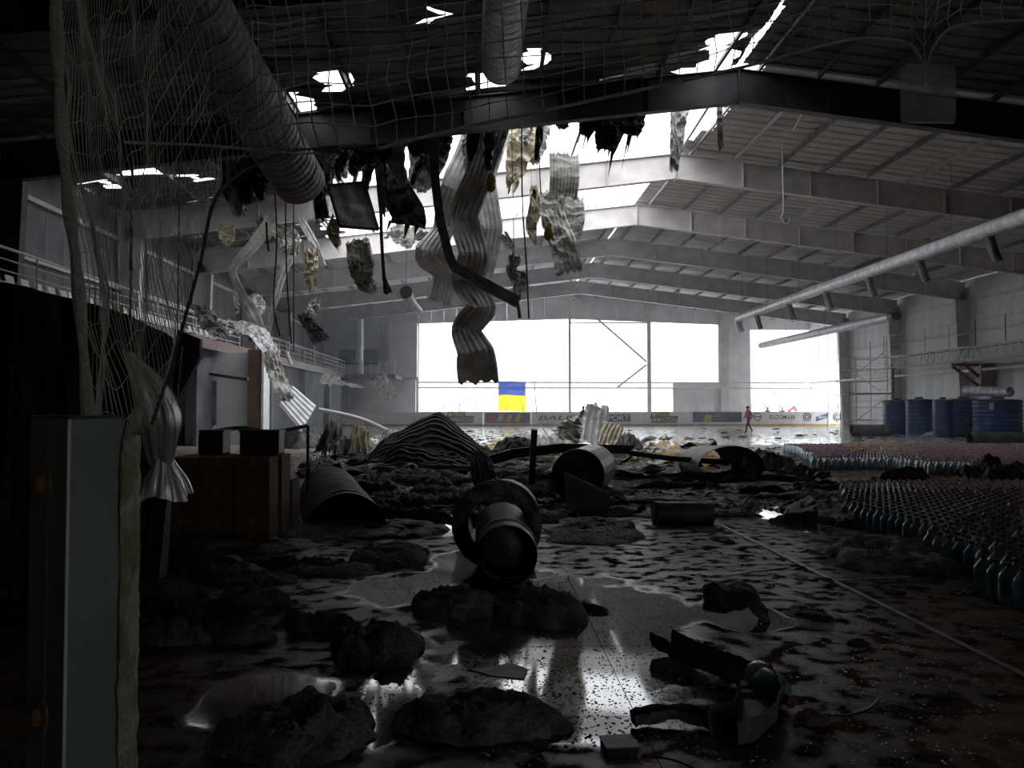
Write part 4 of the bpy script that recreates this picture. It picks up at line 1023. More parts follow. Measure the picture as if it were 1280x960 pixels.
for k, (p, q, w_) in enumerate(((W(358, 440, 33), W(364, 456, 33), .08), (W(398, 512, 30), W(517, 557, 31), .085), (W(262, 467, 24), W(310, 474, 24), .06))):
    m = MB(); mid = (p + q) / 2 + Vector((0, 0, .25 if k == 1 else 0)); m.tube(crom([tuple(p), tuple(mid), tuple(q)], 12), w_, 8)
    tag(m.build('fallen_tube', 'rail_white'), ('short white rod sticking up on the gallery', 'long bowed pale tube lying over the rubble', 'thin pale tube against the smoky wall')[k], 'tube')
# tan wall end and dark leaning board below the gallery
e = empty('partition_wall', (-11.6, 37, 0), 'smoke-stained grey partition with a tan broken end below the gallery', 'partition')
m = MB(); m.boxab((-13.6, 37, 0), (-10.7, 37.2, 4.2)); m.build('panel', 'wall_sheet', e)
m = MB(); m.boxab((-10.7, 36.6, 0), (-10.05, 37.4, 4.3)); m.build('broken_end', 'cardboard', e)
m = MB(); m.boxab((-10.05, 36.5, 0), (-9.95, 37.5, 4.4)); m.build('end_trim', 'white_paint', e)
m = MB(); m.boxab((-13.2, 36.9, .9), (-12.2, 37, 2.9)); m.build('door_leaf', 'gallery_wall', e)
m = MB()
Q = [W(222, 412, 9.2), W(250, 424, 9.2), W(250, 446, 9.2), W(232, 480, 9.2), W(214, 512, 9.2), W(205, 570, 9.2), W(196, 540, 9.2)]
m.add([q for q in Q] + [q + Vector((0, .08, 0)) for q in Q], [tuple(range(7)), tuple(range(13, 6, -1))] + [(i, 7 + i, 7 + (i + 1) % 7, (i + 1) % 7) for i in range(7)])
tag(m.build('charred_board', 'char'), 'black charred board hanging slantwise in the edge of the net', 'board')

# ================================================================== FALLEN ROOF IN MID FLOOR
def tent(px0, px1, Yf, Yb, hs, m_, label, ribs=9, crump=.12, rot=0.0, name='fallen_sheet'):
    """a buckled corrugated sheet: hs = heights along its length"""
    x0, x1 = W(px0, 560, Yf).x, W(px1, 560, Yf).x; sd = (px0 + px1) % 31; H = crom([(h,) for h in hs], 40)
    def fn(u, v):
        i = min(39, int(v * 39)); x = x0 + (x1 - x0) * v; y = Yf + (Yb - Yf) * u + .4 * nz((v * 3, 0, sd), 1)
        z = H[i][0] * (.08 + .92 * math.sin(math.pi * (.04 + .80 * u))) + .075 * rib(u, ribs) + crump * (1 - 3 * abs(nz((u * 2, v * 5, sd), 1.4))) + .06 * nz((u * 6, v * 13, sd), 1.2)
        return Vector((x + rot * u, y, max(.015, z)))
    mb = MB(); mb.grid(fn, ribs * 6 + 1, 40); return tag(mb.build(name, m_), label, 'metal sheet')
tent(442, 652, 21.5, 24.5, [.1, .75, 1.15, 1.42, .8, .25, .05], 'sheet_burnt', 'big buckled corrugated roof sheet arched over the rubble', 15, .05)
tent(430, 600, 19.8, 21.4, [.15, .3, .65, .5, .35, .1], 'sheet_burnt', 'dark corrugated sheet slumped before the big arched one', 10, .06)
tent(610, 700, 26, 27.5, [.1, .5, .55, .2, .05], 'char', 'burnt sheet lying behind the upright charred post', 6)
tent(640, 720, 30, 32, [.2, .5, .3, .4, .1], 'sheet_pale', 'pale torn sheet lying behind the burnt heap', 6, .25)
tent(777, 805, 30, 31.5, [.2, .5, .45, .15], 'sheet_dark', 'dark curled sheet standing beside the white upright one', 5, .2)
tent(930, 1040, 17.6, 18.6, [.1, .55, .5, .42, .3, .12, .05], 'galv_dull', 'grey crumpled foil sheet trailing from the burst duct', 4, .14)
tent(1005, 1165, 15.3, 15.9, [.05, .12, .1, .2, .35, .4], 'char', 'long black strip of lining lying before the bottles', 3, .04)
tent(1225, 1300, 16.0, 16.9, [.3, .5, .45, .35], 'char_brown', 'dark scorched slab resting among the bottles', 3, .1)
clump(505, 548, 514, 585, .9, 'jagged black heap of scraps beside the arched sheet', 'char', 'scrap_heap', 'rubble', rough=1.6)
tent(424, 466, 25, 26.5, [.3, .95, .8, .2], 'cream_wool', 'tan padded sheet slumped beside the arched sheet', 4, .2)
tent(462, 505, 27, 29, [.1, .7, .75, .2], 'sheet_pale', 'pale ribbed sheet lying behind the tan padded one', 8, .1)
tent(390, 426, 24, 26, [.4, 1.05, .9, .4], 'sheet_dark', 'dark humped sheet under the bowed pale tube', 5, .2)
strip('upright_sheet', [(748, 506, 33, .95, 8), (744, 525, 33, 1.1, 4), (740, 556, 32.8, 1.15, 6)], 'white_paint', 'white ribbed sheet standing upright before the SPORT board', ribs=4, amp=.06, crump=.04)
strip('upright_sheet', [(769, 531, 32.4, .8, -20), (764, 541, 32.3, .9, -20), (758, 556, 32.2, .8, -20)], 'cream_wool', 'cream ribbed sheet leaning beside the white upright one', ribs=5, amp=.06, crump=.03)
strip('upright_sheet', [(718, 522, 31, .6, 30), (712, 540, 31, 1.0, -20), (704, 558, 31, .9, 20)], 'sheet_pale', 'pale twisted sheet leaning below the BAUER lettering', crump=.25)
strip('bent_sheet', [(590, 566, 17.4, .35, 0), (602, 578, 17.2, .5, 20), (606, 598, 17.0, .55, -10), (618, 612, 16.9, .2, 0)], 'sheet_dark', 'dark fluted sheet standing bent behind the round duct', ribs=5, crump=.03)
m = MB(); m.bar(W(668, 537, 16), G(664, 612), .14, .12); tag(m.build('charred_post', 'char'), 'black charred post standing upright in the rubble', 'post')
m = MB(); P = [W(602, 578, 18.4), W(640, 567, 18.8), W(700, 560, 19.2), W(790, 562, 20)]
for p, q in zip(P, P[1:]): m.bar(p, q, .12, .22)
tag(m.build('charred_beam', 'char'), 'long black charred beam lying across behind the post', 'beam')
m = MB(); P = [W(790, 566, 19.5), W(840, 573, 18.6), W(910, 578, 18)]
for p, q in zip(P, P[1:]): m.bar(p, q, .18, .12)
tag(m.build('charred_beam', 'char'), 'short black beam lying toward the burst duct', 'beam')
cable([(668, 474, 33), (672, 520, 30), (690, 552, 24), (712, 578, 18.5)], .02, 'dark cable drooping past the flag into the rubble')
# ---- ducts on the floor
e = empty('round_duct', (G(625, 715).x, 8.0, 0), 'large black insulated duct end facing out, with a narrower tube inside', 'duct')
cx = W(621, 650, 8.2).x
m = MB(); n = 40
m.tube([(cx + .02, 8.2 + .22 * 0, .47 + .0)] * 0 + [(cx + .375 * math.cos(a), 8.2 + .05 * math.sin(a * 2), .46 + .375 * math.sin(a)) for a in [2 * math.pi * k / n for k in range(n + 1)]], .088, 10, False); m.build('insulation_ring', 'wool', e, True)
m = MB(); m.tube([(cx, 8.2, .46), (cx + .1, 9.2, .44)], .40, 24, False); m.build('outer_tube', 'galv_dull', e)
c2 = W(632, 668, 7.6)
m = MB(); m.tube([(c2.x, 7.35, .30), (c2.x, 7.6, .31), (c2.x - .01, 8.6, .36)], [.285, .285, .285], 28, False); m.tube([(c2.x, 7.352, .30), (c2.x, 8.6, .34)], .27, 28, False); m.build('inner_tube', 'black_plastic', e, True)
m = MB(); m.tube([(c2.x + .285 * math.cos(a), 7.6, .32 + .285 * math.sin(a)) for a in [2 * math.pi * k / n for k in range(n + 1)]], .012, 6, False); m.build('rim', 'galv', e, True)
m = MB(); m.lathe([(.27, 0), (.2, .03), (.05, .05)], (c2.x, 7.75, .31), 24, Matrix.Rotation(R(90), 3, 'X')); m.build('damper', 'black_plastic', e)
e = empty('round_duct', (W(722, 600, 14).x, 14.3, 0), 'silver round duct with a black torn collar lying behind the large black duct end', 'duct')
cx = W(722, 600, 14).x
m = MB(); pts, rs_ = pipe_ribbed((cx, 14.0, .47), (cx + .55, 16.0, .47), .44, .25, 22, .03); m.tube(pts, rs_, 22, False); m.build('tube', 'galv', e)
m = MB(); m.tube([(cx + .42 * math.cos(a), 13.95, .47 + .42 * math.sin(a)) for a in [2 * math.pi * k / n for k in range(n + 1)]], .05, 8, False); m.build('collar', 'char', e, True)
m = MB(); m.tube([(cx + .02, 14.1, .47), (cx + .5, 15.9, .47)], .40, 22, True); m.build('lining', 'char', e)
m = MB(); p0_, p1_ = W(705, 600, 12.9), W(768, 612, 12.4); m.grid(lambda u, v: Vector((p0_.x + (p1_.x - p0_.x) * u, 12.6 + .5 * v * (1 - u * .3) + .2 * u, .02 + (.62 - .36 * u) * math.sin(math.pi * min(1, v * .98 + .01)) + .02 * nz((u * 4, v * 4, 0), 2))), 16, 16); tag(m.build('duct_cone', 'sheet_dark'), 'dark sheet metal cone lying before the silver duct', 'duct piece')
# ribbed half duct
e = empty('crushed_duct', (W(430, 640, 11.5).x, 11.5, 0), 'grey ribbed duct, flattened and strewn with ash, beside the cartons', 'duct')
c0_, c1_ = W(432, 660, 10.7), W(415, 600, 14.6)
def fnd(u, v):
    c = Vector((c0_.x + (c1_.x - c0_.x) * v, 10.7 + 3.6 * v, 0)); a = math.pi * (u * 1.16 - .08)
    r_ = .50 * (1 + .05 * (1 if (v * 15) % 1 < .5 else 0)); return c + Vector((-math.cos(a) * r_ * 1.03, .12 * math.sin(a), max(.012, math.sin(a) * r_ * (.92 + .2 * v) + .03 * nz((u * 3, v * 5, 2), 1.3) + .02)))
m = MB(); m.grid(fnd, 26, 90); m.build('shell', 'galv_dull', e)
m = MB(); m.grid(lambda u, v: fnd(u, v * .98 + .01) * 1 + Vector((0, .01, -.015)), 26, 30); m.build('inner_lining', 'char', e)
# burst duct
e = empty('burst_duct', (W(915, 600, 17.4).x, 17.6, 0), 'dull grey duct burst open with a sagging mouth', 'duct')
c0_, c1_ = W(912, 590, 17.4), W(905, 590, 19.2)
def fnb(u, v):
    a = math.pi * (u * 1.5 - .25); r_ = .62 - .12 * v; c = Vector((c0_.x - .1 * v, 17.4 + 1.9 * v, .32))
    return c + Vector((-math.cos(a) * r_ * (1.1 + .25 * (1 - v) * (u > .5)), .25 * u, max(-.3, math.sin(a) * r_ * .8 + .06 * nz((u * 3, v * 3, 7), 1.5))))
m = MB(); m.grid(fnb, 24, 20); m.build('shell', 'galv_dull', e, True)
m = MB(); m.grid(lambda u, v: fnb(u, v) * 1 + Vector((0, 0.01, -.02)), 24, 14); m.build('lining', 'char', e, True)
p = G(855, 658); e = duct('pipe_stub', (p.x - .36, p.y + .16, .17), (p.x + .40, p.y + .12, .17), .155, 'sheet_dark', 'short dark pipe lying on the wet floor', .25, n=22)
m = MB(); m.tube([(p.x - .40, p.y + .163, .17), (p.x - .34, p.y + .16, .17)], .172, 22); m.build('end_cap', 'char', e)

# ================================================================== NEAR MATS OF CHARRED INSULATION
for a in ((488, 716, 836, 936, .20, 'broad charred blanket lying flat in front of the others, by the small tray'), (286, 472, 826, 962, .24, 'charred blanket rolled at one end, beside the metal post', 'wool', .5), (414, 532, 748, 842, .26, 'charred blanket folded into a hump between the rolled and flat ones'),
          (622, 738, 718, 790, .22, 'charred mat with a trailing tip below the large duct end'), (512, 624, 714, 778, .22, 'rounded charred lump beside the mat with a trailing tip'), (436, 538, 664, 716, .2, 'grey-brown matted pad between the ribbed duct and the large duct end', 'wool_grey'),
          (676, 808, 652, 684, .1, 'flat charred slab on the wet floor beside the large duct end'), (1028, 1204, 655, 722, .28, 'charred blanket sprawled against the water bottles'), (996, 1096, 606, 664, .42, 'heavy black heap of lining at the corner of the bottles', 'char'),
          (1085, 1140, 625, 668, .22, 'charred roll pushed against the front bottles'), (420, 560, 640, 676, .16, 'ragged burnt mat reaching from the ribbed duct to the large duct end', 'char'), (700, 790, 640, 668, .16, 'burnt mat beside the short dark pipe', 'char'), (640, 720, 615, 650, .2, 'burnt lump against the side of the large duct end', 'wool'),
          (590, 720, 735, 770, .14, 'low burnt pad behind the mat with a trailing tip', 'char')):
    clump(*a[:5], a[5], a[6] if len(a) > 6 else 'wool', rot=0.0)
m = MB(); P = crom([tuple(G(px, py)) for px, py in ((728, 762), (742, 765), (760, 768))], 8); m.tube([Vector(p) + Vector((0, 0, .03)) for p in P], [.05, .045, .04, .04, .035, .03, .02, .01], 7); tag(m.build('charred_tail', 'char', None, True), 'charred tip trailing across the wet floor from a mat', 'insulation')
clump(338, 412, 526, 561, .9, 'heap of pale and black rubble under the tilted white board', 'wool_grey', 'rubble_heap', 'rubble', rough=1.4)
clump(890, 950, 580, 607, .4, 'black wad of lining inside the burst duct', 'char')
rz_ = random.Random(9)
for k in range(24):
    px = rz_.uniform(170, 430); py = rz_.uniform(690, 838) - (px - 170) * .12; w_ = rz_.uniform(40, 85)
    clump(px - w_, px + w_, py - rz_.uniform(22, 40), py, rz_.uniform(.12, .26), 'charred insulation fold in the dark heap beside the cartons', 'wool' if k % 3 else 'char', group='folds of the dark heap', nu=44, nv=14)
for k in range(64):
    py = rz_.uniform(588, 656); px = rz_.uniform(690, 1030) if k % 4 else rz_.uniform(500, 700); w_ = rz_.uniform(28, 75)
    if 925 < px < 1000 and py > 622: continue
    clump(px - w_, px + w_, py - rz_.uniform(8, 18), py, rz_.uniform(.08, .26), 'long dark burnt mat in the layered heap across the hall floor', rz_.choice(('wool', 'wool', 'char', 'wool_grey')), group='layered burnt mats', nu=40, nv=11)
# scattered rubble: prototypes and copies
def proto_scrap(name, m_, sd, L, Wd, ribs, crump):
    mb = MB()
    def fn(u, v):
        x, y = (u - .5) * L, (v - .5) * Wd * (1 + .3 * nz((u * 4, v, sd), 1.5))
        return Vector((x, y, .04 * rib(v, ribs) + crump * (nz((u * 2.2, v * 2.2, sd), 1.3) + .5) + .25 * L * max(0, u - .55) ** 1.3 * ((sd % 3) - .6)))
    mb.grid(fn, 14, ribs * 5 + 1); zm = min(v[2] for v in mb.v); mb.v = [(a, b, c - zm) for a, b, c in mb.v]
    return mb.build(name, m_, None, False, origin=(0, 0, 0))
def scatter(name, protos_, n, region, label, cat, group, seed, smin, smax, tilt=.3, zoff=.0):
    r_ = random.Random(seed); first_ = {p.name: True for p in protos_}
    for k in range(n):
        p = protos_[k % len(protos_)]; px, py = r_.uniform(region[0], region[1]), r_.uniform(region[2], region[3]); g_ = G(px, py, zoff); s_ = r_.uniform(smin, smax)
        rot = (r_.uniform(-tilt, tilt) * .4, r_.uniform(-tilt, tilt) * .4, r_.uniform(0, 6.28))
        if first_[p.name]: o = p; first_[p.name] = False
        else: o = clone(p, (0, 0, 0))
        o.location = (g_.x, g_.y, zoff + .012 + r_.random() * .05); o.rotation_euler = rot; o.scale = (s_, s_, s_); tag(o, label, cat, group)
sp = [proto_scrap('torn_sheet', 'sheet_dark', i, 1.5, .9, 4, .25) for i in range(3)]
scatter('torn_sheet', sp, 36, (420, 880, 548, 604), 'dark torn scrap of corrugated sheet in the rubble', 'scrap', 'dark sheet scraps', 1, .4, 1.1)
sp = [proto_scrap('torn_sheet', 'sheet_pale', i + 4, 1.4, .8, 3, .25) for i in range(3)]
scatter('torn_sheet', sp, 44, (400, 850, 550, 590), 'pale torn scrap of corrugated sheet in the rubble', 'scrap', 'pale sheet scraps', 2, .25, .8)
sp = [proto_scrap('torn_board', 'paper', i + 8, 1.0, .7, 2, .12) for i in range(2)]
scatter('torn_board', [clone(sp[0], (0, 0, 0)), clone(sp[1], (0, 0, 0))], 22, (450, 960, 588, 645), 'small pale flake lying among the charred mats', 'scrap', 'pale flakes among the mats', 41, .08, .28)
scatter('torn_board', sp, 34, (390, 860, 550, 600), 'white torn board scrap lying in the rubble', 'scrap', 'white board scraps', 3, .25, .9)
def proto_clump(name, m_, sd, sx, sy, h):
    return clump_mesh((0, 0, 0), sx, sy, h, sd, 0, 26, 9).build(name, m_, None, True, origin=(0, 0, 0))
sp = [proto_clump('yellow_wool', 'yellow_wool', i + 1, .5, .35, .18) for i in range(3)]
scatter('yellow_wool', sp, 46, (760, 900, 548, 592), 'orange-yellow insulation tuft strewn on the floor by the burst duct', 'insulation', 'yellow tufts by the burst duct', 4, .3, 1.0, .1)
scatter('yellow_wool', [clone(sp[0], (0, 0, 0)), clone(sp[1], (0, 0, 0))], 22, (600, 745, 552, 586), 'orange-yellow insulation tuft in the rubble behind the charred beam', 'insulation', 'yellow tufts in the rubble', 5, .3, .9, .1)
scatter('yellow_wool', [clone(sp[1], (0, 0, 0)), clone(sp[2], (0, 0, 0))], 30, (1060, 1135, 556, 564), 'orange-yellow insulation tuft lying on the field of bottles', 'insulation', 'yellow tufts on the bottles', 6, .14, .36, .05, .335)
sp = [proto_clump('charred_lump', ('char', 'wool_grey', 'char', 'wool')[i], i + 11, .4, .3, .24) for i in range(4)]
scatter('charred_lump', sp, 110, (385, 700, 560, 640), 'dark charred lump in the rubble before the arched sheet', 'rubble', 'charred lumps before the arched sheet', 7, .4, 1.3, .1)
scatter('charred_lump', [clone(sp[0], (0, 0, 0)), clone(sp[1], (0, 0, 0))], 46, (520, 1110, 537, 552), 'small dark lump on the pale wet floor toward the boards', 'rubble', 'lumps toward the boards', 8, .25, .7, .1)
scatter('charred_lump', [clone(sp[2], (0, 0, 0)), clone(sp[3], (0, 0, 0))], 9, (900, 1180, 670, 760), 'small charred fragment on the wet floor by the bottles', 'rubble', 'fragments by the bottles', 12, .08, .2, .1)
# right-hand near pieces
def ragged_slab(name, outline, t_, m_, label, cat, Yc):
    P = [W(px, py, Yc) for px, py in outline]; n_ = len(P); mb = MB()
    Q = []
    for i in range(n_):
        a, b = P[i], P[(i + 1) % n_]
        for k in range(5):
            q = a.lerp(b, k / 5); Q.append(q + Vector((.02 * nz(q, 17, 2), 0, .02 * nz(q, 19, 5))))
    N = len(Q); c = sum(Q, Vector()) / N
    rings = [(1, 0), (1.0, t_ * .25), (.72, t_), (.3, t_ * 1.1)]
    vs_ = []
    for s_, d in rings:
        for q in Q: vs_.append(c + (q - c) * s_ + Vector((0, -d + .5 * t_ + .03 * nz(q, 9, s_ * 5), .012 * nz(q, 15, s_))))
    fs_ = [(r_ * N + i, r_ * N + (i + 1) % N, (r_ + 1) * N + (i + 1) % N, (r_ + 1) * N + i) for r_ in range(3) for i in range(N)] + [tuple(range(N - 1, -1, -1)), tuple(3 * N + i for i in range(N))]
    mb.add(vs_, fs_); return tag(mb.build(name, m_), label, cat)
ragged_slab('burnt_block', [(882, 735), (895, 727), (912, 732), (930, 726), (945, 736), (957, 756), (966, 778), (958, 783), (950, 765), (935, 755), (915, 762), (898, 766), (882, 766)], .16, 'char', 'burnt ragged block standing on thin legs in a puddle', 'rubble', 6.15)
clump(988, 1034, 752, 780, .07, 'flat burnt flake beside the burnt ragged block', 'char', 'burnt_flake', 'rubble')
for px0, px1, pt, pb, l in ((1100, 1130, 738, 746, 'small burnt flake beyond the floor joint'), (1185, 1215, 738, 748, 'small burnt flake in front of the bottles'), (1055, 1085, 800, 812, 'thin burnt flake in the near dark floor'), (1150, 1215, 868, 890, 'low burnt flake at the dark edge of the floor'), (888, 914, 668, 682, 'small burnt tuft with white ash on the wet floor'), (860, 905, 655, 668, 'brown burnt tuft behind the white-ash one')):
    clump(px0, px1, pt, pb, .05, l, 'char_brown', 'burnt_flake', 'rubble', nu=26, nv=8)
# folded gutter
e = empty('folded_gutter', (G(900, 900).x, 4.6, 0), 'dark sheet metal gutter folded in a bent loop on the wet floor', 'metal sheet')
def channel(pts, wd, ht, nm):
    P = crom(pts, 26); mb = MB(); C = [Vector(p) for p in P]
    def fn(u, v):
        i = round(v * 25); t = (C[min(i + 1, 25)] - C[max(i - 1, 0)]).normalized(); sd_ = t.cross(Vector((0, 0, 1))).normalized(); up = sd_.cross(t)
        k = round(u * 5); px_ = (-.5, -.5, -.45, .45, .5, .5)[k]; pz = (1, .5, 0, 0, .5, 1)[k]
        return C[i] + sd_ * (px_ * wd + .012 * nz((u * 3, v * 9, 1), 1.5)) + up * (pz * ht + .015 * nz((u, v * 8, 4), 1.7))
    mb.grid(fn, 6, 26); return mb.build(nm, 'sheet_dark', e)
gp = lambda px, py, z: tuple(G(px, py, z))
channel([gp(826, 806, .06), gp(862, 826, .05), gp(905, 842, .07), gp(938, 856, .10)], .17, .10, 'upper_arm')
channel([gp(938, 852, .10), gp(950, 880, .06), gp(938, 908, .05), gp(905, 925, .03)], .20, .12, 'bend')
channel([gp(920, 922, .02), gp(880, 906, .04), gp(840, 897, .05), gp(792, 905, .03)], .09, .06, 'lower_arm')
# plastic bottle by the gutter
p = G(962, 893); rot = Vector((.22, -.95, -.12)).to_track_quat('Z', 'Y').to_matrix()
m = MB(); m.lathe(prof, p + Vector((.02, .30, .125)), 14, rot); o = m.build('crushed_bottle', 'bottle', None, True); tag(o, 'clear bluish bottle with red cap lying beside the folded gutter', 'bottle')
m = MB(); m.lathe([(BR * .4, .325), (BR * .4, .365), (BR * .3, .37)], p + Vector((.02, .30, .125)), 10, rot); m.build('cap', 'cap_red', o)
clump(988, 1032, 880, 910, .08, 'brown broken chunk lying beside the clear bottle', 'brick', 'broken_chunk', 'rubble', nu=18, nv=7, fold=0)
m = MB(); P = crom([tuple(G(px, py, .015)) for px, py in ((1030, 893), (1058, 894), (1085, 886), (1098, 874))], 18); m.tube(P, .006, 5); tag(m.build('floor_cable', 'black_plastic'), 'thin cable curving on the floor beside the brown chunk', 'cable')
m = MB(); P = crom([tuple(G(px, py, .012)) for px, py in ((802, 945), (840, 950), (870, 962))], 10); m.tube(P, .008, 5); tag(m.build('floor_cable', 'black_plastic'), 'thin cable beside the small tray', 'cable')
e = empty('small_tray', tuple(G(776, 946)), 'small dark tray with a pale rim on the floor', 'tray'); c = G(776, 946)
m = MB(); m.box(c + Vector((0, .05, .03)), (.15, .14, .035), .1); m.build('body', 'char', e); m = MB(); m.box(c + Vector((0, .05, .05)), (.16, .15, .008), .1); m.build('rim', 'sheet_dark', e)
m = MB(); pts = [G(px, py, .012) for px, py in ((588, 838), (640, 830), (660, 838), (655, 850), (615, 846))]
m.add([p for p in pts] + [p + Vector((0, 0, .008)) for p in pts], [(4, 3, 2, 1, 0), (5, 6, 7, 8, 9)] + [(i, (i + 1) % 5, 5 + (i + 1) % 5, 5 + i) for i in range(5)]); tag(m.build('flat_sheet', 'sheet_dark'), 'flat dark sheet behind the broad charred blanket', 'sheet')
# ---- fine rubble, shards and grit (uncountable)
def fine(name, n, regions, m_, label, seed, smin, smax, flat=.3, cat='rubble'):
    r_ = random.Random(seed); mb = MB()
    for k in range(n):
        a = regions[k % len(regions)]; px, py = r_.uniform(a[0], a[1]), a[2] + (a[3] - a[2]) * r_.random() ** 1.0
        g_ = G(px, py); s_ = r_.uniform(smin, smax) * (1 if flat < .2 else min(1.1, g_.y / 14 + .3)); th = r_.uniform(0, 6.28)
        c_, n_ = math.cos(th), math.sin(th); L = s_ * r_.uniform(.6, 1.6)
        vs_ = [(g_.x + c_ * L, g_.y + n_ * L, .013), (g_.x - n_ * s_, g_.y + c_ * s_, .013), (g_.x - c_ * L * .8, g_.y - n_ * L * .8, .013), (g_.x + n_ * s_ * .7, g_.y - c_ * s_ * .7, .013), (g_.x + r_.uniform(-.3, .3) * s_, g_.y + r_.uniform(-.3, .3) * s_, .016 + s_ * flat * r_.uniform(.6, 1.8))]
        mb.add(vs_, [(0, 1, 4), (1, 2, 4), (2, 3, 4), (3, 0, 4)])
    return tag(mb.build(name, m_), label, cat, None, 'stuff')
fine('ash_rubble', 5000, [(385, 720, 558, 645), (640, 1010, 560, 640), (400, 700, 545, 580)], 'char', 'fine black ash and rubble between the burnt pieces', 31, .05, .15, .28)
fine('pale_rubble', 1800, [(385, 560, 545, 590), (560, 900, 545, 600), (420, 1000, 540, 560)], 'paper', 'fine pale crumbs of board among the rubble', 32, .02, .08, .5)
fine('brown_rubble', 1200, [(760, 900, 550, 595), (640, 760, 560, 590)], 'yellow_wool', 'fine yellow crumbs of insulation by the burst duct', 33, .03, .08, .5)
fine('glass_shards', 2600, [(690, 1010, 640, 745), (650, 1250, 690, 960), (690, 900, 660, 730), (600, 1280, 760, 960)], 'shard', 'tiny pale glass shards sprinkled on the wet floor', 34, .004, .011, .15, 'shards')
fine('black_grit', 3200, [(560, 900, 740, 940), (440, 700, 690, 900), (600, 860, 740, 930)], 'grit', 'tiny black grit floating on the puddles', 35, .004, .013, .15, 'grit')

# ================================================================== CARTONS ON THE DARK SIDE
bm_ = {}
def carton(x, y, z, sx, sy, sz, label, m_='cardboard', name='carton', cat='box', lid=True):
    e = empty(name, (x, y, z), label, cat)
    m = MB(); m.box((x, y, z + sz / 2), (sx, sy, sz)); m.build('body', m_, e)
    m = MB(); m.box((x, y, z + sz + .002), (sx * .98, .06, .004)); m.box((x, y - sy / 2 - .002, z + sz * .85), (.06, .004, sz * .3)); m.build('tape' if m_ == 'cardboard' else 'strap', 'carton_tape' if m_ == 'cardboard' else 'sheet_dark', e)
    return e
p = G(338, 684); x1 = p.x; y0 = p.y
for r_, (yy) in enumerate((y0 + .22, y0 + .70, y0 + 1.18)):
    for c_ in range(3):
        for lv in range(3):
            sx, sz = .40, .345
            if r_ > 0 and lv == 2 and r_ == 2: continue
            carton(x1 - .21 - c_ * .42 + r_ * .02 + random.uniform(-.01, .01), yy, .012 + lv * .35, sx, .44, sz, 'brown carton in the stack, %s row, %s' % (('front', 'second', 'rear')[r_], ('bottom', 'middle', 'top')[lv] + (' beside the ribbed duct' if c_ == 0 else ' inside the dark side' if c_ == 2 else ' of the middle column')))
zt2 = .012 + 3 * .35
for px0, px1, l in ((255, 283, 'narrow black crate standing on the cartons'), (304, 352, 'wide black crate standing on the cartons')):
    Yc = y0 + .72; a, b = W(px0, 560, Yc), W(px1, 560, Yc); h_ = W(px0, 540, Yc).z - zt2
    e = empty('plastic_crate', ((a.x + b.x) / 2, Yc, zt2), l, 'crate'); w_ = b.x - a.x; c_ = ((a.x + b.x) / 2)
    m = MB(); 
    for s in (-1, 1): m.box((c_ + s * (w_ / 2 - .01), Yc, zt2 + h_ / 2), (.02, .3, h_)); m.box((c_, Yc + s * .14, zt2 + h_ / 2), (w_, .02, h_))
    m.box((c_, Yc, zt2 + .01), (w_, .3, .02)); m.build('walls', 'black_plastic', e)
    m = MB(); m.boxab((c_ - w_ / 2 - .012, Yc - .165, zt2 + h_), (c_ + w_ / 2 + .012, Yc + .165, zt2 + h_ + .03)); m.build('rim', 'sheet_dark', e)
# table frame with pale rail behind crates
e = empty('broken_table', (G(370, 640).x, 12.8, 0), 'broken pale rail on thin legs behind the crates', 'table')
P = [W(250, 542, 12.6), W(300, 535, 12.7), W(340, 540, 12.8), W(385, 532, 12.9)]
m = MB(); m.tube(crom([tuple(p) for p in P], 20), .035, 6); m.build('top_rail', 'concrete', e)
for q in (P[0], P[2], P[3]): m = MB(); m.tube([q, (q.x, q.y, .012)], .025, 6); m.build('leg', 'sheet_dark', e)
# black sheet added to stand for the shade below the gallery
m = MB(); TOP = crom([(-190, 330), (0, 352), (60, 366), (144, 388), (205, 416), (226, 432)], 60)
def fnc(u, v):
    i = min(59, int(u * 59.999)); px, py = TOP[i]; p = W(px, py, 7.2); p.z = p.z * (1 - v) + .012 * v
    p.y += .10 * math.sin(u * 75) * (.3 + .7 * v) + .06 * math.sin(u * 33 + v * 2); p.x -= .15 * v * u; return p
m.grid(fnc, 180, 24); tag(m.build('shade_sheet', 'char', None, True), 'added black sheet standing for shade behind the bunched net', 'shade sheet')
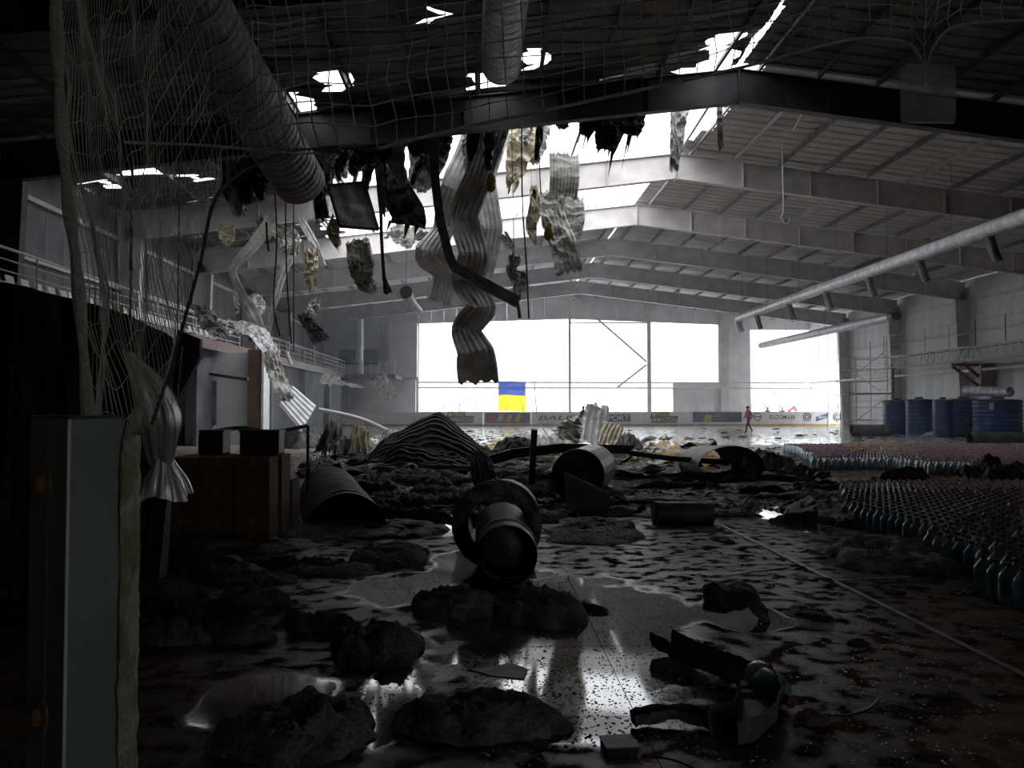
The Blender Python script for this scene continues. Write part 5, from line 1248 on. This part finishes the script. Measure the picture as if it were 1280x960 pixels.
# ================================================================== NET, POST, FILM
def post():
    A, B_, C_ = W(86, 600, 1.05), W(38, 600, 1.15), W(152, 600, 1.13)
    D_ = B_ + C_ - A; zt_ = W(86, 524, 1.05).z
    e = empty('barrier_post', ((B_.x + C_.x) / 2, 1.1, 0), 'grey-green box post with rusty bolts and mossy edging, close by', 'post')
    m = MB()
    for p, q in ((A, B_), (A, C_), (C_, D_), (D_, B_)):
        pass
    def prism(pts, z0, z1, nm, m_, par=e):
        mb = MB(); n_ = len(pts); mb.add([(p[0], p[1], z0) for p in pts] + [(p[0], p[1], z1) for p in pts], [tuple(range(n_ - 1, -1, -1)), tuple(range(n_, 2 * n_))] + [(i, (i + 1) % n_, n_ + (i + 1) % n_, n_ + i) for i in range(n_)]); return mb.build(nm, m_, par)
    body = prism([A, C_, D_, B_], .0, zt_, 'body', 'post_green')
    o = lambda p: (p[0], p[1])
    m = MB(); m.tube([(A.x, A.y - .001, .0), (A.x, A.y - .001, zt_)], .0022, 8); m.build('corner_highlight', 'white_paint', e)  # pale strip painted in as the highlight along the near corner
    m = MB(); 
    u = (B_ - A).normalized()
    for k in (.5,):
        q = A.lerp(B_, k); m.box((q.x, q.y - .001, zt_ / 2), (.0016, .004, zt_))
    m.build('seam', 'galv_dull', e)
    m = MB(); cc = (A + D_) / 2
    m.add([(p[0] + (p[0] - cc.x) * .05, p[1] + (p[1] - cc.y) * .05, z) for z in (zt_, zt_ + .004) for p in (A, C_, D_, B_)], [(3, 2, 1, 0), (4, 5, 6, 7), (0, 1, 5, 4), (1, 2, 6, 5), (2, 3, 7, 6), (3, 0, 4, 7)]); m.build('top_plate', 'galv_dull', e)
    nrm = Vector((u.y, -u.x, 0)); nrm = nrm if nrm.y < 0 else -nrm
    for py in (603, 893):
        q = W(63, py, 1.1); q2 = A.lerp(B_, .5); q = Vector((q2.x, q2.y, q.z)) + nrm * .002
        rot = nrm.to_track_quat('Z', 'Y').to_matrix()
        b = MB(); b.lathe([(.021, 0), (.021, .003), (.014, .006)], q, 18, rot); bo = b.build('washer', 'bolt_rust', e)
        b = MB(); b.lathe([(.012, .004), (.012, .012), (.008, .015)], q, 6, rot); b.build('bolt_head', 'bolt_rust', bo)
    E_ = W(176, 600, 1.17); mb = MB()
    def fn(u_, v):
        z = zt_ * .985 * v; a = u_ * 2 * math.pi; cx_, cy_ = (C_.x + E_.x) / 2, (C_.y + E_.y) / 2; r1 = (E_.x - C_.x) / 2
        taper = .75 + .35 * (1 - v) + (0 if v < .97 else -(v - .97) * 15)
        k = 1 + .22 * nz((math.cos(a), math.sin(a), z * 24), 1.4) + .16 * nz((math.cos(a) * 2, math.sin(a) * 2, z * 90), 1.3)
        return (cx_ - r1 * .1 + math.cos(a) * r1 * 1.15 * taper * k, cy_ + math.sin(a) * .03 * k, z)
    mb.grid(fn, 20, 220, True); mb.build('mossy_edging', 'moss_foam', e, True)
post()
def net():
    bot = [(112, 560, 2.6), (150, 560, 2.7), (190, 530, 2.9), (222, 430, 3.1), (250, 330, 3.3), (276, 238, 3.5), (345, 194, 3.9), (400, 186, 4.2), (472, 186, 4.4), (564, 163, 4.7), (680, 138, 4.9), (780, 117, 5.0), (936, 82, 5.1), (1053, 51, 5.2), (1112, 49, 5.2), (1140, 58, 5.2), (1157, 80, 5.2), (1172, 50, 5.2), (1205, 30, 5.3), (1300, 25, 5.5)]
    top = [(55, -200, 2.6), (80, -200, 2.7), (110, -210, 2.9), (140, -220, 3.1), (170, -230, 3.3), (205, -240, 3.5), (270, -260, 3.9), (340, -270, 4.2), (430, -280, 4.4), (540, -290, 4.7), (660, -300, 4.9), (770, -310, 5.0), (930, -330, 5.1), (1050, -340, 5.2), (1105, -340, 5.2), (1130, -340, 5.2), (1155, -340, 5.2), (1180, -340, 5.2), (1215, -340, 5.3), (1310, -340, 5.5)]
    # columns per span
    cnt = [15, 15, 13, 8, 7, 8, 3, 3, 4, 5, 4, 7, 5, 2, 1, 1, 1, 2, 4]
    cols = []
    for i in range(len(bot) - 1):
        for k in range(cnt[i]):
            t_ = k / cnt[i]; cols.append((Vector(W(*bot[i])).lerp(W(*bot[i + 1]), t_), Vector(W(*top[i])).lerp(W(*top[i + 1]), t_)))
    N = 19; m = MB(); pts = []
    for ci, (b, t_) in enumerate(cols):
        col = []
        for r_ in range(N + 1):
            v = r_ / N; p = b.lerp(t_, v)
            p += Vector((.03 * nz((ci * .15, r_ * .5, 0), 1), .16 * nz((ci * .08, r_ * .2, 4), 1), .04 * nz((ci * .3, r_ * .4, 9), 1))); col.append(p)
        col[0] = b; pts.append(col)
    def cord(a, b, r_):
        m.tube([a, b], r_, 3, False)
    for ci in range(len(pts)):
        for r_ in range(N):
            rr = .0046 if ci > 64 else .0018
            cord(pts[ci][r_], pts[ci][r_ + 1], rr)
            if ci + 1 < len(pts): cord(pts[ci][r_ + 1], pts[ci + 1][r_ + 1], rr)
    e = empty('safety_net', W(112, 560, 2.6), 'knotted cord safety net sagging across the hall and bunched by the post', 'net')
    o = m.build('mesh', 'net_cord', e); o['kind'] = 'stuff'
    m = MB(); P = crom([tuple(W(*b)) for b in bot[8:]], 90); m.tube(P, .011, 7); m.build('border_rope', 'rope', e)
    m = MB(); P = crom([tuple(W(*b)) for b in bot[2:9]], 60); m.tube(P, .007, 7); m.build('dark_border_rope', 'net_dark', e)
    m = MB(); P = crom([tuple(W(*b)) for b in ((66, -120, 2.55), (72, 60, 2.55), (82, 220, 2.55), (98, 360, 2.55), (112, 540, 2.58))], 40); m.tube(P, [.018 + .004 * math.sin(k * .9) for k in range(40)], 8); m.build('bunched_edge', 'rope', e)
    m = MB(); P = crom([tuple(W(*b)) for b in ((155, 178, 3.2), (260, 182, 3.5), (345, 190, 3.9), (400, 192, 4.2))], 30); m.tube(P, .006, 6); m.build('tie_line', 'rope', e)
net()
c = W(1160, 117, 5.25)
e = empty('hanging_plate', c - Vector((0, 0, .2)), 'square frosted plate hanging from the border rope of the net', 'plate')
m = MB(); m.box(c, (.37, .008, .40), R(-3)); m.build('plate', 'frosted_plate', e)
m = MB(); m.bar(W(1134, 153, 5.24), W(1192, 154, 5.24), .01, .01); m.build('bright_edge', 'galv', e)
m = MB(); m.tube([W(1157, 80, 5.2), W(1156, 95, 5.22), W(1158, 112, 5.24)], .006, 6); m.build('tie', 'rope', e)
# clear film bundle inside the net
P = crom([tuple(W(*b)) for b in ((158, 440, 5.2), (185, 480, 5.2), (200, 520, 5.2), (202, 570, 5.2), (204, 580, 5.2), (205, 600, 5.2), (205, 622, 5.2))], 40); rs_ = [r[0] for r in crom([(.02,), (.09,), (.11,), (.07,), (.06,), (.11,), (.15,)], 40)]
m = MB(); C = [Vector(p) for p in P]
def fnf(u, v):
    i = round(v * 39); a = u * 2 * math.pi; r_ = rs_[i] * (1 + .16 * math.sin(a * 7 + v * 4) + .1 * math.sin(a * 13)); return C[i] + Vector((math.cos(a) * r_, math.sin(a) * r_, .02 * math.sin(a * 3)))
m.grid(fnf, 60, 40, True); tag(m.build('plastic_film', 'film', None, True), 'clear crinkled film bundle flaring out above the cartons', 'film')
# thin wires that still hold loose pieces up
def hang(o, r_=.009):
    me = o if o.type == 'MESH' else max((c for c in o.children if c.type == 'MESH'), key=lambda c: c.bound_box[1][2])
    v = max(me.data.vertices, key=lambda q: q.co.z).co; p = ORG[me.name] + v
    m = MB(); m.tube([p - Vector((0, 0, .04)), (p.x, p.y, zroof(p.x) - .12)], r_, 5); m.build('tie_wire', 'sheet_dark', o)
for o in [o for o in COL.objects if o.parent is None]:
    l = o.get('label', '')
    if any(t_ in l for t_ in ('pale fluted sheet', 'pale crumpled sheet hanging below the fluted', 'short white flexible duct', 'cream crumpled sheet hanging below', 'small cream tuft', 'white buckled strip lying across', 'darker sheet hanging behind', 'clear crinkled film', 'black charred board', 'cream rag', 'pale curled scrap', 'clear sagging roof light', 'narrow cream strip', 'dark curled sheet hanging beside')): hang(o)
# ================================================================== SMOKE
def smoke(name, a, b, dens, label, noisy=0.0, col=(.80, .84, .92)):
    mb = MB(); mb.boxab(a, b); m = bpy.data.materials.new(name); m.use_nodes = True; nt = m.node_tree; nt.nodes.clear()
    o = nt.nodes.new('ShaderNodeOutputMaterial'); v = nt.nodes.new('ShaderNodeVolumeScatter'); v.inputs['Color'].default_value = (*col, 1); v.inputs['Density'].default_value = dens; v.inputs['Anisotropy'].default_value = .3
    if noisy:
        g = nt.nodes.new('ShaderNodeNewGeometry'); n = nt.nodes.new('ShaderNodeTexNoise'); n.inputs['Scale'].default_value = noisy; n.inputs['Detail'].default_value = 3
        r = nt.nodes.new('ShaderNodeMapRange'); r.inputs[1].default_value = .45; r.inputs[2].default_value = .7; r.inputs[3].default_value = 0; r.inputs[4].default_value = dens
        nt.links.new(g.outputs['Position'], n.inputs['Vector']); nt.links.new(n.outputs['Fac'], r.inputs[0]); nt.links.new(r.outputs[0], v.inputs['Density'])
    nt.links.new(v.outputs[0], o.inputs['Volume']); MATS[name] = m
    return tag(mb.build(name, name), label, 'smoke', None, 'stuff')
smoke('smoke_haze', (XL + .4, 27, .02), (XE - 1.2, YB - 1.2, 9.0), .0048, 'thin grey haze hanging through the far part of the hall')
